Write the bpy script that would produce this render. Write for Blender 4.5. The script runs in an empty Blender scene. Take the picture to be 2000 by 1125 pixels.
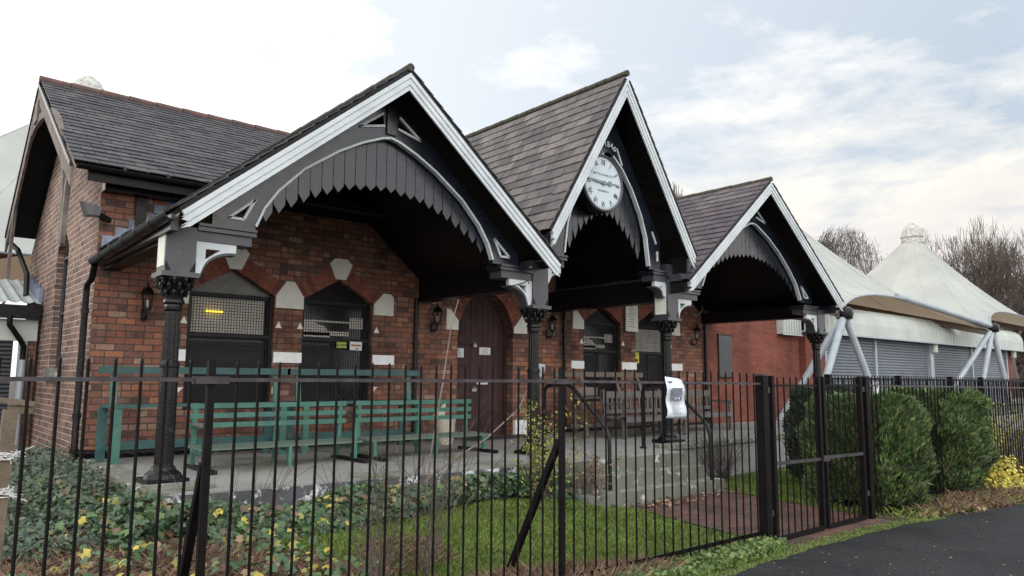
import bpy, bmesh, math, random
from mathutils import Vector, Matrix
from mathutils.geometry import tessellate_polygon
import numpy as np
random.seed(7); RNG = np.random.default_rng(7)
C = bpy.context.scene.collection
SC = bpy.context.scene
R = math.radians

# ------------------------------------------------------------------ camera
yaw, pit, rol = R(40.338), R(6.932), R(.4215)
F = Vector((math.sin(yaw)*math.cos(pit), math.cos(yaw)*math.cos(pit), math.sin(pit)))
r0 = Vector((math.cos(yaw), -math.sin(yaw), 0)); u0 = r0.cross(F)
rr = r0*math.cos(rol)+u0*math.sin(rol); uu = -r0*math.sin(rol)+u0*math.cos(rol)
cd = bpy.data.cameras.new('camera'); cam = bpy.data.objects.new('camera', cd); C.objects.link(cam)
cam.matrix_world = Matrix(((rr.x, uu.x, -F.x, 0), (rr.y, uu.y, -F.y, 0), (rr.z, uu.z, -F.z, 1.62), (0, 0, 0, 1)))
cd.sensor_width = 36; cd.lens = 26.1; cd.clip_start = .05; cd.clip_end = 2000
SC.camera = cam

# ------------------------------------------------------------------ light
SUN_EL, SUN_AZ = R(15), R(-38)          # azimuth measured from +Y towards +X: low behind the building, to the left
w = bpy.data.worlds.new('World'); SC.world = w; w.use_nodes = True
nt = w.node_tree; nt.nodes.clear()
def nd(t, ty, **k):
    n = t.nodes.new(ty)
    for a, b in k.items(): setattr(n, a, b)
    return n
def setin(n, **k):
    for a, b in k.items():
        n.inputs[a.replace('_', ' ')].default_value = b
out = nd(nt, 'ShaderNodeOutputWorld'); bg = nd(nt, 'ShaderNodeBackground'); nt.links.new(bg.outputs[0], out.inputs[0])
bg.inputs[1].default_value = .1
sky = nd(nt, 'ShaderNodeTexSky', sky_type='NISHITA', sun_disc=False, sun_elevation=SUN_EL, sun_rotation=SUN_AZ, air_density=1.0, dust_density=2.0, ozone_density=1.0)
tc = nd(nt, 'ShaderNodeTexCoord')
mp = nd(nt, 'ShaderNodeMapping'); mp.inputs['Scale'].default_value = (1, 1, 2.7); mp.inputs['Location'].default_value = (.35, 0.1, .12)
nt.links.new(tc.outputs['Generated'], mp.inputs[0])
n1 = nd(nt, 'ShaderNodeTexNoise'); setin(n1, Scale=6.2, Detail=9, Roughness=.60, Distortion=.15); nt.links.new(mp.outputs[0], n1.inputs[0])
sep = nd(nt, 'ShaderNodeSeparateXYZ'); nt.links.new(tc.outputs['Generated'], sep.inputs[0])
def mth(t, op, a, b=None, c=None, clamp=False):
    n = nd(t, 'ShaderNodeMath', operation=op, use_clamp=clamp)
    for i, v in enumerate((a, b, c)):
        if v is None: continue
        if isinstance(v, (int, float)): n.inputs[i].default_value = v
        else: t.links.new(v, n.inputs[i])
    return n.outputs[0]
def ramp(t, fac, stops, interp='LINEAR'):
    n = nd(t, 'ShaderNodeValToRGB'); n.color_ramp.interpolation = interp
    e = n.color_ramp.elements
    while len(e) < len(stops): e.new(.5)
    for el, (p, c) in zip(e, stops):
        el.position = p; el.color = (*c, 1) if len(c) == 3 else c
    if fac is not None: t.links.new(fac, n.inputs[0])
    return n.outputs[0]
def mixc(t, fac, a, b, mode='MIX'):
    n = nd(t, 'ShaderNodeMix', data_type='RGBA', blend_type=mode)
    for s, v in ((0, fac), (6, a), (7, b)):
        if isinstance(v, (int, float)): n.inputs[s].default_value = v
        elif isinstance(v, tuple): n.inputs[s].default_value = (*v, 1)
        else: t.links.new(v, n.inputs[s])
    return n.outputs[2]
# high cloud: solid towards the sun, broken to the right (+X)
hi_ = mth(nt, 'MAXIMUM', mth(nt, 'SUBTRACT', sep.outputs[2], .23), 0)
lf_ = mth(nt, 'MAXIMUM', mth(nt, 'SUBTRACT', .50, sep.outputs[0]), 0)
cover = mth(nt, 'ADD', mth(nt, 'MULTIPLY_ADD', hi_, -1.15, .30), mth(nt, 'MULTIPLY', lf_, 1.5))
low = mth(nt, 'SUBTRACT', .28, sep.outputs[2], clamp=True)
mask = mth(nt, 'ADD', mth(nt, 'ADD', n1.outputs[0], cover), mth(nt, 'MULTIPLY', low, .9))
mask = ramp(nt, mask, [(.64, (0, 0, 0)), (.88, (1, 1, 1))])
n2 = nd(nt, 'ShaderNodeTexNoise'); setin(n2, Scale=7, Detail=6, Roughness=.6); nt.links.new(mp.outputs[0], n2.inputs[0])
ccol = ramp(nt, n2.outputs[0], [(.32, (8.4, 8.7, 9.2)), (.58, (10.6, 10.6, 10.5))])
warm = ramp(nt, sep.outputs[2], [(.0, (7.6, 6.9, 6.7)), (.15, (8.4, 7.6, 7.1)), (.23, (10.3, 9.5, 8.2)), (.42, (10.6, 10.5, 10.4))])
ccol = mixc(nt, .55, ccol, warm)
wfac = ramp(nt, sep.outputs[0], [(.1, (1.6, 1.6, 1.6)), (.72, (1.1, 1.1, 1.1)), (.95, (1, 1, 1))])
ccol = mixc(nt, 1.0, ccol, wfac, 'MULTIPLY')
back = ramp(nt, mth(nt, 'MULTIPLY_ADD', sep.outputs[1], .5, .5), [(.25, (2.0, 2.0, 2.0)), (.62, (1, 1, 1))])   # extra sky brightness added behind the viewer to light the porch front
bf_ = ramp(nt, sep.outputs[0], [(.5, (1.28, 1.22, 1.14)), (.72, (1.08, 1.06, 1.04)), (.92, (.82, .86, .88))])
blue = mixc(nt, 1.0, mixc(nt, .85, sky.outputs[0], (7.9, 8.8, 9.9)), bf_, 'MULTIPLY')
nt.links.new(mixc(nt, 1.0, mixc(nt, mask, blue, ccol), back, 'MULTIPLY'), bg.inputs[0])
ld = bpy.data.lights.new('sun', 'SUN'); ld.energy = 1.1; ld.angle = R(12); ld.color = (1, .93, .84)
lo = bpy.data.objects.new('sun', ld); C.objects.link(lo)
sd = Vector((math.sin(SUN_AZ)*math.cos(SUN_EL), math.cos(SUN_AZ)*math.cos(SUN_EL), math.sin(SUN_EL)))
lo.rotation_euler = sd.to_track_quat('Z', 'Y').to_euler()
SC.view_settings.view_transform = 'Standard'; SC.view_settings.look = 'None'; SC.view_settings.exposure = 0; SC.view_settings.gamma = 1
SC.view_settings.use_curve_mapping = False
SC.cycles.diffuse_bounces = 6

# ------------------------------------------------------------------ materials
def base(name):
    m = bpy.data.materials.new(name); m.use_nodes = True
    t = m.node_tree; t.nodes.clear()
    o = nd(t, 'ShaderNodeOutputMaterial'); b = nd(t, 'ShaderNodeBsdfPrincipled'); t.links.new(b.outputs[0], o.inputs[0])
    g = nd(t, 'ShaderNodeNewGeometry')
    return m, t, b, g
def noise(t, vec, scale, detail=4, rough=.55, dist=0):
    n = nd(t, 'ShaderNodeTexNoise'); setin(n, Scale=scale, Detail=detail, Roughness=rough, Distortion=dist); t.links.new(vec, n.inputs[0]); return n.outputs[0]
def bump(t, b, h, strength=.3, dist=.01):
    n = nd(t, 'ShaderNodeBump'); n.inputs['Strength'].default_value = strength; n.inputs['Distance'].default_value = dist
    t.links.new(h, n.inputs['Height']); t.links.new(n.outputs[0], b.inputs['Normal'])
def pm(name, c1, c2=None, rough=.6, scale=3, isl=None, bmp=0, bsc=40, metal=0, spec=.5, lo=.35, hi=.65, dirt=None, trans=0, rvar=0, coat=0):
    """noise-mottled paint/stone/leaf; isl = list of colours picked per mesh island"""
    m, t, b, g = base(name)
    c2 = c2 or tuple(x*.7 for x in c1)
    n = noise(t, g.outputs['Position'], scale, 6)
    if isl:
        k = len(isl); a = ramp(t, g.outputs['Random Per Island'], [(i/k, c) for i, c in enumerate(isl)], 'CONSTANT')
        f = ramp(t, n, [(lo, (.72, .72, .72)), (hi, (1.15, 1.15, 1.15))])
        col = mixc(t, 1.0, a, f, 'MULTIPLY')
    else:
        col = ramp(t, n, [(lo, c1), (hi, c2)])
    if dirt:
        dc, th, sc = dirt
        f = ramp(t, noise(t, g.outputs['Position'], sc, 8, .7), [(th, (0, 0, 0)), (th+.06, (1, 1, 1))])
        col = mixc(t, f, col, dc)
    t.links.new(col, b.inputs['Base Color'])
    b.inputs['Roughness'].default_value = rough; b.inputs['Metallic'].default_value = metal
    b.inputs['Specular IOR Level'].default_value = spec
    if coat: b.inputs['Coat Weight'].default_value = coat
    if rvar:
        t.links.new(mth(t, 'MULTIPLY_ADD', noise(t, g.outputs['Position'], 9, 5), rvar, rough-rvar/2, clamp=True), b.inputs['Roughness'])
    if trans:
        b.inputs['Transmission Weight'].default_value = 0
        b.inputs['Subsurface Weight'].default_value = 0
    if bmp: bump(t, b, noise(t, g.outputs['Position'], bsc, 5), bmp, .01)
    return m
def brickmat(name, cols, bw=.235, bh=.0885, mortar=(.30, .25, .20), mw=.009, soot=.5, axis='xy', z0=0, pale=None):
    m, t, b, g = base(name)
    s = nd(t, 'ShaderNodeSeparateXYZ'); t.links.new(g.outputs['Position'], s.inputs[0])
    wob = mth(t, 'MULTIPLY_ADD', noise(t, g.outputs['Position'], 9, 3), .012, -.006)
    if axis == 'xy': U = mth(t, 'ADD', s.outputs[0], s.outputs[1]); V = s.outputs[2]
    else: U = s.outputs[0]; V = s.outputs[1]
    U = mth(t, 'ADD', U, wob); V = mth(t, 'ADD', mth(t, 'ADD', V, -z0), wob)
    v = mth(t, 'DIVIDE', V, bh); row = mth(t, 'FLOOR', v)
    odd = mth(t, 'MULTIPLY', mth(t, 'FLOORED_MODULO', row, 2), .5)
    # every fourth course is headers
    hd = mth(t, 'LESS_THAN', mth(t, 'FLOORED_MODULO', row, 4), .5)
    uscale = mth(t, 'MULTIPLY_ADD', hd, 1.0, 1.0)
    u = mth(t, 'ADD', mth(t, 'DIVIDE', mth(t, 'MULTIPLY', U, uscale), bw), odd); cl = mth(t, 'FLOOR', u)
    fu = mth(t, 'FRACT', u); fv = mth(t, 'FRACT', v)
    eu = mth(t, 'MULTIPLY', mth(t, 'DIVIDE', mth(t, 'MINIMUM', fu, mth(t, 'SUBTRACT', 1, fu)), uscale), bw)
    ev = mth(t, 'MULTIPLY', mth(t, 'MINIMUM', fv, mth(t, 'SUBTRACT', 1, fv)), bh)
    e = mth(t, 'MINIMUM', eu, ev)
    e = mth(t, 'ADD', e, mth(t, 'MULTIPLY_ADD', noise(t, g.outputs['Position'], 60, 4), .006, -.003))
    mf = nd(t, 'ShaderNodeMapRange'); mf.interpolation_type = 'SMOOTHSTEP'; t.links.new(e, mf.inputs[0]); mf.inputs[1].default_value = mw*.45; mf.inputs[2].default_value = mw*.85
    cv = nd(t, 'ShaderNodeCombineXYZ'); t.links.new(cl, cv.inputs[0]); t.links.new(row, cv.inputs[1])
    wn = nd(t, 'ShaderNodeTexWhiteNoise', noise_dimensions='2D'); t.links.new(cv.outputs[0], wn.inputs['Vector'])
    k = len(cols); bc = ramp(t, wn.outputs[0], [(i/k, c) for i, c in enumerate(cols)], 'CONSTANT')
    f1 = ramp(t, noise(t, g.outputs['Position'], 28, 6, .7), [(.3, (.6, .58, .58)), (.7, (1.3, 1.3, 1.3))])
    bc = mixc(t, 1.0, bc, f1, 'MULTIPLY')
    if pale:  # efflorescence patches
        pf = ramp(t, noise(t, g.outputs['Position'], 1.3, 8, .72), [(pale, (0, 0, 0)), (pale+.14, (.55, .55, .55))])
        bc = mixc(t, pf, bc, (.36, .27, .23))
    st = ramp(t, noise(t, g.outputs['Position'], .9, 8, .66), [(.38, (soot*.8, soot*.78, soot*.78)), (.50, (.92, .90, .88)), (.66, (1.05, 1.04, 1.03))])
    col = mixc(t, 1.0, mixc(t, mf.outputs[0], mortar, bc), st, 'MULTIPLY')
    t.links.new(col, b.inputs['Base Color']); b.inputs['Roughness'].default_value = .85; b.inputs['Specular IOR Level'].default_value = .3
    bump(t, b, mth(t, 'ADD', mf.outputs[0], mth(t, 'MULTIPLY', noise(t, g.outputs['Position'], 70, 4), .4)), .6, .008)
    return m
M = {}
reds = [(.29, .13, .092), (.25, .115, .084), (.34, .155, .098), (.205, .10, .078), (.29, .145, .105), (.38, .165, .09), (.12, .075, .068), (.28, .12, .085), (.30, .175, .135), (.20, .105, .085), (.35, .23, .18), (.15, .085, .07), (.29, .115, .075), (.25, .12, .09), (.27, .105, .07)]
reds = [tuple(.96*g_*(c*.90+.10*sum(k)/3) for c, g_ in zip(k, (1, .95, .9))) for k in reds]
M['brick'] = brickmat('old red brick', reds, mortar=(.085, .068, .056), mw=.012, soot=.60, pale=.6)
sidec = [(.19, .115, .095), (.15, .095, .082), (.23, .135, .105), (.125, .085, .078), (.20, .13, .11), (.26, .165, .13)]
M['brickside'] = brickmat('weathered gable brick', sidec, mortar=(.46, .41, .35), mw=.009, soot=.75)
newc = [(.20, .066, .046), (.195, .055, .038), (.235, .072, .045), (.18, .055, .04), (.21, .065, .045)]
M['bricknew'] = brickmat('smooth red brick', newc, bw=.225, bh=.075, mortar=(.15, .08, .065), mw=.007, soot=.78, pale=.72)
M['paver'] = brickmat('red brick pavers', [(.125, .065, .052), (.10, .055, .045), (.14, .075, .06), (.095, .06, .05)], bw=.21, bh=.105, mortar=(.06, .05, .04), axis='fl', soot=.7)
M['vouss'] = pm('rubbed arch brick', (.22, .07, .045), isl=[(.22, .068, .045), (.18, .055, .04), (.25, .085, .055), (.15, .05, .04)], rough=.85, scale=18, bmp=.4)
M['lead'] = pm('blue grey lead flashing', (.17, .20, .27), (.11, .13, .18), rough=.55, scale=9, isl=[(.15, .18, .25), (.19, .22, .29), (.12, .14, .20)])
slc = [(.078, .070, .071), (.098, .088, .087), (.062, .056, .058), (.118, .104, .100), (.086, .075, .078), (.135, .120, .112)]
M['slate'] = pm('mottled grey slate', slc[0], isl=slc, rough=.62, scale=6, bmp=.5, bsc=50, spec=.35, dirt=((.055, .058, .035), .63, 3.0))
M['slatedk'] = pm('dark blue slate', slc[0], isl=[(.044, .044, .049), (.054, .053, .058), (.037, .037, .042), (.066, .063, .066)], rough=.6, scale=6, bmp=.5, bsc=50, spec=.35)
M['slatep'] = pm('purple grey slate', slc[0], isl=[(.082, .064, .072), (.095, .076, .082), (.066, .054, .062), (.112, .096, .096), (.074, .060, .070)], rough=.6, scale=6, bmp=.5, bsc=50, spec=.35, dirt=((.06, .07, .03), .62, 3.2))
M['ridge'] = pm('weathered clay ridge', (.12, .062, .050), (.055, .045, .042), rough=.9, scale=4, bmp=.6)
M['ridgemoss'] = pm('mossy ridge tile', (.040, .036, .030), (.070, .066, .040), rough=.95, scale=12, bmp=.8)
M['white'] = pm('aged white gloss paint', (.52, .56, .58), (.42, .46, .48), rough=.45, scale=2.5, dirt=((.26, .26, .24), .645, 11), bmp=.25)
M['cream'] = pm('cream painted stone', (.74, .74, .66), (.64, .65, .59), rough=.7, scale=6, bmp=.3, dirt=((.34, .32, .27), .66, 9))
M['whites'] = pm('white painted stone', (.80, .82, .82), (.70, .72, .73), rough=.6, scale=6, bmp=.25, dirt=((.36, .35, .33), .68, 9))
M['black'] = pm('black gloss joinery paint', (.006, .008, .013), (.012, .015, .023), rough=.24, scale=3, rvar=.30, bmp=.14, bsc=25, dirt=((.05, .05, .052), .74, 16), spec=.55)
M['soffit'] = pm('black painted soffit boards', (.006, .0055, .006), (.011, .010, .010), rough=.42, scale=5, spec=.16)
M['grey'] = pm('grey black painted timber', (.050, .052, .060), (.036, .037, .044), rough=.4, scale=6, bmp=.25, dirt=((.14, .135, .135), .67, 12), spec=.5)
M['blackiron'] = pm('painted cast iron', (.004, .004, .0045), (.009, .0085, .009), rough=.25, scale=12, bmp=.5, bsc=60, dirt=((.06, .052, .05), .71, 30), spec=.24)
M['rail'] = pm('black railing paint', (.0035, .003, .0038), (.007, .0055, .0058), rough=.5, scale=8, bmp=.2, dirt=((.05, .02, .014), .69, 14), spec=.10)
M['railtop'] = pm('worn grey rail', (.06, .052, .055), (.028, .024, .025), rough=.5, spec=.25, scale=10, bmp=.2)
M['green1'] = pm('dark teal bench paint', (.028, .095, .090), (.018, .062, .060), rough=.5, scale=5, bmp=.25, dirt=((.09, .10, .08), .64, 14))
M['green2'] = pm('faded green bench paint', (.045, .150, .112), (.030, .105, .082), rough=.5, scale=5, bmp=.2, dirt=((.12, .14, .11), .61, 13))
M['green3'] = pm('weathered green bench seat', (.065, .13, .10), (.10, .11, .09), rough=.7, scale=8, bmp=.3)
M['greyteak'] = pm('silvered bench timber', (.12, .11, .105), (.075, .068, .066), rough=.75, scale=7, bmp=.4)
M['teak'] = pm('pale worn bench timber', (.17, .135, .11), (.11, .085, .07), rough=.75, scale=7, bmp=.4)
M['door'] = pm('maroon brown door planks', (.060, .028, .028), (.036, .018, .019), rough=.5, scale=4, bmp=.3, spec=.22)
M['glass'] = pm('dark window glass', (.012, .013, .015), (.02, .02, .022), rough=.12, scale=2)
M['wire'] = pm('black wire mesh', (.010, .010, .011), rough=.55, spec=.3)
M['blind'] = pm('pale grey roller blind', (.80, .76, .70), (.66, .63, .58), rough=.6, scale=3)
M['shut'] = pm('dark window shutter', (.020, .020, .023), (.013, .013, .015), rough=.55, scale=3, spec=.3)
M['plug'] = pm('grey painted arch infill board', (.22, .215, .20), (.16, .157, .15), rough=.8, scale=7, bmp=.3)
M['concrete'] = pm('worn paving concrete', (.24, .235, .22), (.17, .17, .16), rough=.8, scale=1.1, bmp=.3, dirt=((.12, .135, .085), .55, 1.1))
M['step'] = pm('mossy stone step', (.17, .17, .145), (.10, .11, .08), rough=.85, scale=3, bmp=.6, dirt=((.46, .46, .43), .565, 6))
M['kerbface'] = pm('flaking painted plinth', (.075, .075, .085), (.05, .052, .05), rough=.8, scale=3, bmp=.5, dirt=((.52, .54, .56), .53, 4))
M['roller'] = pm('grey roller shutter slats', (.145, .165, .190), (.110, .128, .150), rough=.45, scale=1.5, spec=.5)
M['rollerdk'] = pm('dark roller shutter slats', (.05, .055, .065), (.04, .043, .05), rough=.5, scale=1.5)
M['fascia'] = pm('cream corrugated cladding', (.42, .46, .43), (.35, .38, .36), rough=.5, scale=1.2, dirt=((.30, .27, .21), .68, 2))
M['fabric'] = pm('off white tensile fabric', (.42, .44, .41), (.34, .36, .34), rough=.75, scale=.6, dirt=((.25, .26, .23), .66, 2.4))
M['capm'] = pm('lichened cone cap', (.50, .50, .47), (.28, .28, .25), rough=.85, scale=9, dirt=((.13, .12, .10), .58, 5))
M['steelw'] = pm('white steel tube', (.30, .34, .37), (.24, .275, .305), rough=.35, scale=3)
M['tan'] = pm('brown canopy beam', (.11, .075, .05), (.08, .055, .04), rough=.7, scale=2)
M['corr'] = pm('galvanised roof sheet', (.34, .38, .38), (.26, .29, .29), rough=.45, scale=3)
M['post'] = pm('weathered timber stake', (.16, .12, .08), (.10, .08, .055), rough=.85, scale=9, bmp=.5)
M['string'] = pm('white nylon string', (.62, .62, .60), rough=.7)
M['paper'] = pm('white paper', (.62, .64, .68), (.55, .57, .61), rough=.5, scale=5)
M['plastic'] = pm('creased plastic sleeve', (.62, .66, .72), (.50, .54, .60), rough=.25, scale=14, bmp=.8, bsc=18)
M['ink'] = pm('grey print', (.14, .15, .18), rough=.6)
M['inkblack'] = pm('black print', (.02, .02, .02), rough=.6)
M['yellow'] = pm('yellow sticker', (.55, .55, .05), rough=.5)
M['greenst'] = pm('lime sticker', (.33, .42, .06), rough=.5)
M['orange'] = pm('orange sticker', (.45, .16, .06), rough=.5)
M['dial'] = pm('white clock dial', (.46, .53, .57), (.41, .48, .52), rough=.3, scale=2)
M['hand'] = pm('faded blue grey clock hand', (.16, .22, .25), rough=.4)
M['numer'] = pm('worn black numerals', (.045, .05, .055), rough=.5)
M['bark'] = pm('dark bark', (.055, .045, .04), (.08, .068, .06), rough=.9, scale=8)
M['twig'] = pm('brown twig', (.115, .092, .076), (.075, .060, .052), rough=.9, scale=20)
M['twigdk'] = pm('dark red twig', (.05, .03, .03), (.03, .02, .02), rough=.9, scale=20)
M['soil'] = pm('leaf mould soil', (.060, .040, .030), (.035, .028, .020), rough=.95, scale=9, bmp=.8)
M['turf'] = pm('turf', (.060, .105, .018), (.042, .072, .015), rough=.95, scale=6, bmp=.5)
gc = [(.085, .15, .016), (.115, .19, .022), (.068, .12, .016), (.15, .21, .03), (.10, .16, .026), (.18, .18, .045)]
M['grass'] = pm('grass blade', gc[0], isl=gc, rough=.6, scale=2)
M['drygrass'] = pm('dry stem', gc[0], isl=[(.19, .12, .075), (.14, .08, .055), (.24, .17, .11), (.11, .065, .05), (.16, .11, .06)], rough=.85, scale=6)
M['ivy'] = pm('dark green leaf', gc[0], isl=[(.030, .070, .032), (.045, .095, .038), (.020, .048, .026), (.07, .12, .045), (.04, .08, .030), (.09, .10, .035), (.028, .06, .03)], rough=.42, scale=9)
M['mallow'] = pm('mixed autumn leaf', gc[0], isl=[(.05, .11, .04), (.04, .09, .038), (.07, .13, .05), (.38, .31, .05), (.20, .19, .05), (.20, .13, .07), (.05, .10, .045), (.08, .14, .045), (.05, .10, .04), (.12, .07, .045)], rough=.55, scale=9)
M['greybush'] = pm('grey green leaf', gc[0], isl=[(.06, .09, .055), (.045, .07, .045), (.08, .11, .07), (.055, .075, .05)], rough=.6, scale=9)
t_ = M['fabric'].node_tree; pb_ = [n for n in t_.nodes if n.type == 'BSDF_PRINCIPLED'][0]; ou_ = [n for n in t_.nodes if n.type == 'OUTPUT_MATERIAL'][0]
tl_ = nd(t_, 'ShaderNodeBsdfTranslucent'); tl_.inputs[0].default_value = (.75, .55, .38, 1); mx_ = nd(t_, 'ShaderNodeMixShader'); mx_.inputs[0].default_value = .17
t_.links.new(pb_.outputs[0], mx_.inputs[1]); t_.links.new(tl_.outputs[0], mx_.inputs[2]); t_.links.new(mx_.outputs[0], ou_.inputs[0])
M['deadleaf'] = pm('fallen leaf', gc[0], isl=[(.16, .08, .05), (.22, .13, .08), (.11, .06, .045), (.28, .19, .12), (.14, .075, .05)], rough=.8, scale=9)
M['weed'] = pm('verge weed leaf', gc[0], isl=[(.10, .17, .045), (.13, .20, .06), (.07, .13, .04), (.17, .20, .06)], rough=.6, scale=9)
M['moss'] = pm('bright moss', (.07, .095, .015), (.04, .05, .02), rough=.95, scale=14, bmp=.8)
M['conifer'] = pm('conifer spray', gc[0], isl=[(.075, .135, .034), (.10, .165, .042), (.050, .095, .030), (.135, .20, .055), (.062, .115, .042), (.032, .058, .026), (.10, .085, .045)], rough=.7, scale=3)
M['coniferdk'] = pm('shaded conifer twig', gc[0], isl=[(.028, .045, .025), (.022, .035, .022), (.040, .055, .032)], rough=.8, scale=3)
M['yleaf'] = pm('yellow leaf', gc[0], isl=[(.50, .40, .05), (.58, .48, .08), (.38, .33, .05), (.30, .30, .06)], rough=.6, scale=5)
M['yleaf2'] = pm('yellow green leaf', gc[0], isl=[(.28, .27, .04), (.34, .30, .05), (.17, .20, .04), (.12, .15, .04)], rough=.6, scale=5)
M['wood'] = pm('winter woodland twigs', gc[0], isl=[(.075, .058, .050), (.10, .078, .066), (.055, .045, .04), (.085, .07, .058)], rough=.95, scale=3)
M['bin'] = pm('cream plastic', (.48, .45, .36), (.40, .38, .30), rough=.5, scale=6)
M['mat'] = pm('dark door mat', (.03, .027, .027), rough=.95, bmp=.6, bsc=120)
def emit(name, col, s):
    m, t, b, g = base(name); b.inputs['Base Color'].default_value = (*col, 1); b.inputs['Emission Color'].default_value = (*col, 1); b.inputs['Emission Strength'].default_value = s; return m
M['tube'] = emit('lit tube', (1, .72, .08), 1.6)
def asphalt():
    m, t, b, g = base('damp asphalt')
    n = noise(t, g.outputs['Position'], 1.2, 6, .6); n2 = noise(t, g.outputs['Position'], 75, 3, .7)
    c = ramp(t, n, [(.35, (.016, .016, .018)), (.65, (.032, .032, .034))])
    f = ramp(t, n2, [(.34, (.35, .35, .35)), (.60, (1.0, 1.0, 1.0)), (.70, (3.2, 3.2, 3.1))])
    t.links.new(mixc(t, 1.0, c, f, 'MULTIPLY'), b.inputs['Base Color'])
    t.links.new(mth(t, 'MULTIPLY_ADD', n, .4, .50), b.inputs['Roughness']); b.inputs['Specular IOR Level'].default_value = .22
    bump(t, b, n2, .9, .010); return m
M['asphalt'] = asphalt()

# ------------------------------------------------------------------ mesh helpers
class MB:
    def __init__(s): s.v = []; s.f = []
    def add(s, vs, fs):
        n = len(s.v); s.v += [tuple(v) for v in vs]; s.f += [tuple(n+i for i in f) for f in fs]; return s
    def box(s, x0, x1, y0, y1, z0, z1):
        return s.add([(x, y, z) for z in (z0, z1) for y in (y0, y1) for x in (x0, x1)],
                     [(0, 2, 3, 1), (4, 5, 7, 6), (0, 1, 5, 4), (2, 6, 7, 3), (0, 4, 6, 2), (1, 3, 7, 5)])
    def bar(s, a, b, w, h, up=(0, 0, 1)):
        """rectangular bar from a to b; w across, h along up"""
        a = Vector(a); b = Vector(b); d = (b-a).normalized(); up = Vector(up)
        if abs(d.dot(up)) > .99: up = Vector((0, 1, 0))
        x = d.cross(up).normalized()*w/2; z = x.cross(d).normalized()*h/2
        vs = [p+i*x+j*z for p in (a, b) for j in (-1, 1) for i in (-1, 1)]
        return s.add(vs, [(0, 1, 3, 2), (4, 6, 7, 5), (0, 4, 5, 1), (2, 3, 7, 6), (0, 2, 6, 4), (1, 5, 7, 3)])
    def tube(s, pts, r, n=8, cap=True):
        pts = [Vector(p) for p in pts]; rs = r if isinstance(r, (list, tuple)) else [r]*len(pts)
        rings = []; prev = None
        for i, p in enumerate(pts):
            d = (pts[min(i+1, len(pts)-1)]-pts[max(i-1, 0)]).normalized()
            if prev is None:
                x = d.orthogonal().normalized()
            else:
                x = (prev-d*prev.dot(d)).normalized()
            prev = x; y = d.cross(x)
            rings.append([p+rs[i]*(math.cos(2*math.pi*k/n)*x+math.sin(2*math.pi*k/n)*y) for k in range(n)])
        vs = [v for q in rings for v in q]; fs = []
        for i in range(len(pts)-1):
            for k in range(n): fs.append((i*n+k, i*n+(k+1) % n, (i+1)*n+(k+1) % n, (i+1)*n+k))
        if cap and n > 2: fs += [tuple(range(n))[::-1], tuple((len(pts)-1)*n+k for k in range(n))]
        return s.add(vs, fs)
    def lathe(s, prof, c, n=16, sx=1):
        """prof list (r,z) about the vertical axis at c"""
        vs = [(c[0]+r*math.cos(2*math.pi*k/n), c[1]+r*math.sin(2*math.pi*k/n), c[2]+z) for r, z in prof for k in range(n)]
        fs = [(i*n+k, i*n+(k+1) % n, (i+1)*n+(k+1) % n, (i+1)*n+k) for i in range(len(prof)-1) for k in range(n)]
        fs += [tuple(range(n))[::-1], tuple((len(prof)-1)*n+k for k in range(n))]
        return s.add(vs, fs)
    def prism(s, loops, y0, y1, plane='xz'):
        """loops[0] outer, rest holes, in (a,b); extruded y0..y1 along the third axis"""
        P = {'xz': lambda a, b, c: (a, c, b), 'yz': lambda a, b, c: (c, a, b), 'xy': lambda a, b, c: (a, b, c)}[plane]
        tris = tessellate_polygon([[Vector((a, b, 0)) for a, b in l] for l in loops])
        flat = [p for l in loops for p in l]; n = len(flat)
        vs = [P(a, b, y0) for a, b in flat]+[P(a, b, y1) for a, b in flat]
        fs = [tuple(t) for t in tris]+[tuple(i+n for i in t[::-1]) for t in tris]
        k = 0
        for l in loops:
            m = len(l)
            for i in range(m): fs.append((k+i, k+(i+1) % m, n+k+(i+1) % m, n+k+i))
            k += m
        return s.add(vs, fs)
    def build(s, name, mat, parent=None, smooth=False):
        me = bpy.data.meshes.new(name); me.from_pydata(s.v, [], s.f); me.update()
        me.materials.append(mat)
        o = bpy.data.objects.new(name, me); C.objects.link(o)
        if parent is None or True:
            bm = bmesh.new(); bm.from_mesh(me); bmesh.ops.recalc_face_normals(bm, faces=bm.faces); bm.to_mesh(me); bm.free()
        if smooth:
            for p in me.polygons: p.use_smooth = True
            try:
                me.set_sharp_from_angle(angle=R(40))
            except Exception: pass
        if parent is not None: o.parent = parent; o.matrix_parent_inverse = PINV(parent)
        return o
def PINV(p):   # every mesh is built in world coordinates; only a thing's own Empty is moved
    return p.matrix_basis.inverted() if p.parent is None else Matrix.Identity(4)
def raw(name, V, Fc, mat, parent=None):
    """numpy arrays: V (n,3), Fc (m,k) all same size"""
    me = bpy.data.meshes.new(name); k = Fc.shape[1]
    me.vertices.add(len(V)); me.vertices.foreach_set('co', np.ascontiguousarray(V, dtype=np.float32).ravel())
    me.loops.add(Fc.size); me.loops.foreach_set('vertex_index', Fc.astype(np.int32).ravel())
    me.polygons.add(len(Fc)); me.polygons.foreach_set('loop_start', np.arange(0, Fc.size, k, dtype=np.int32)); me.polygons.foreach_set('loop_total', np.full(len(Fc), k, dtype=np.int32))
    me.update(); me.materials.append(mat)
    o = bpy.data.objects.new(name, me); C.objects.link(o)
    if parent is not None: o.parent = parent; o.matrix_parent_inverse = PINV(parent)
    return o
def tag(o, label, cat, group=None, kind=None):
    if label: o['label'] = label
    if cat: o['category'] = cat
    if group: o['group'] = group
    if kind: o['kind'] = kind
    return o
def struct(o): o['kind'] = 'structure'; return o
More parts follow.
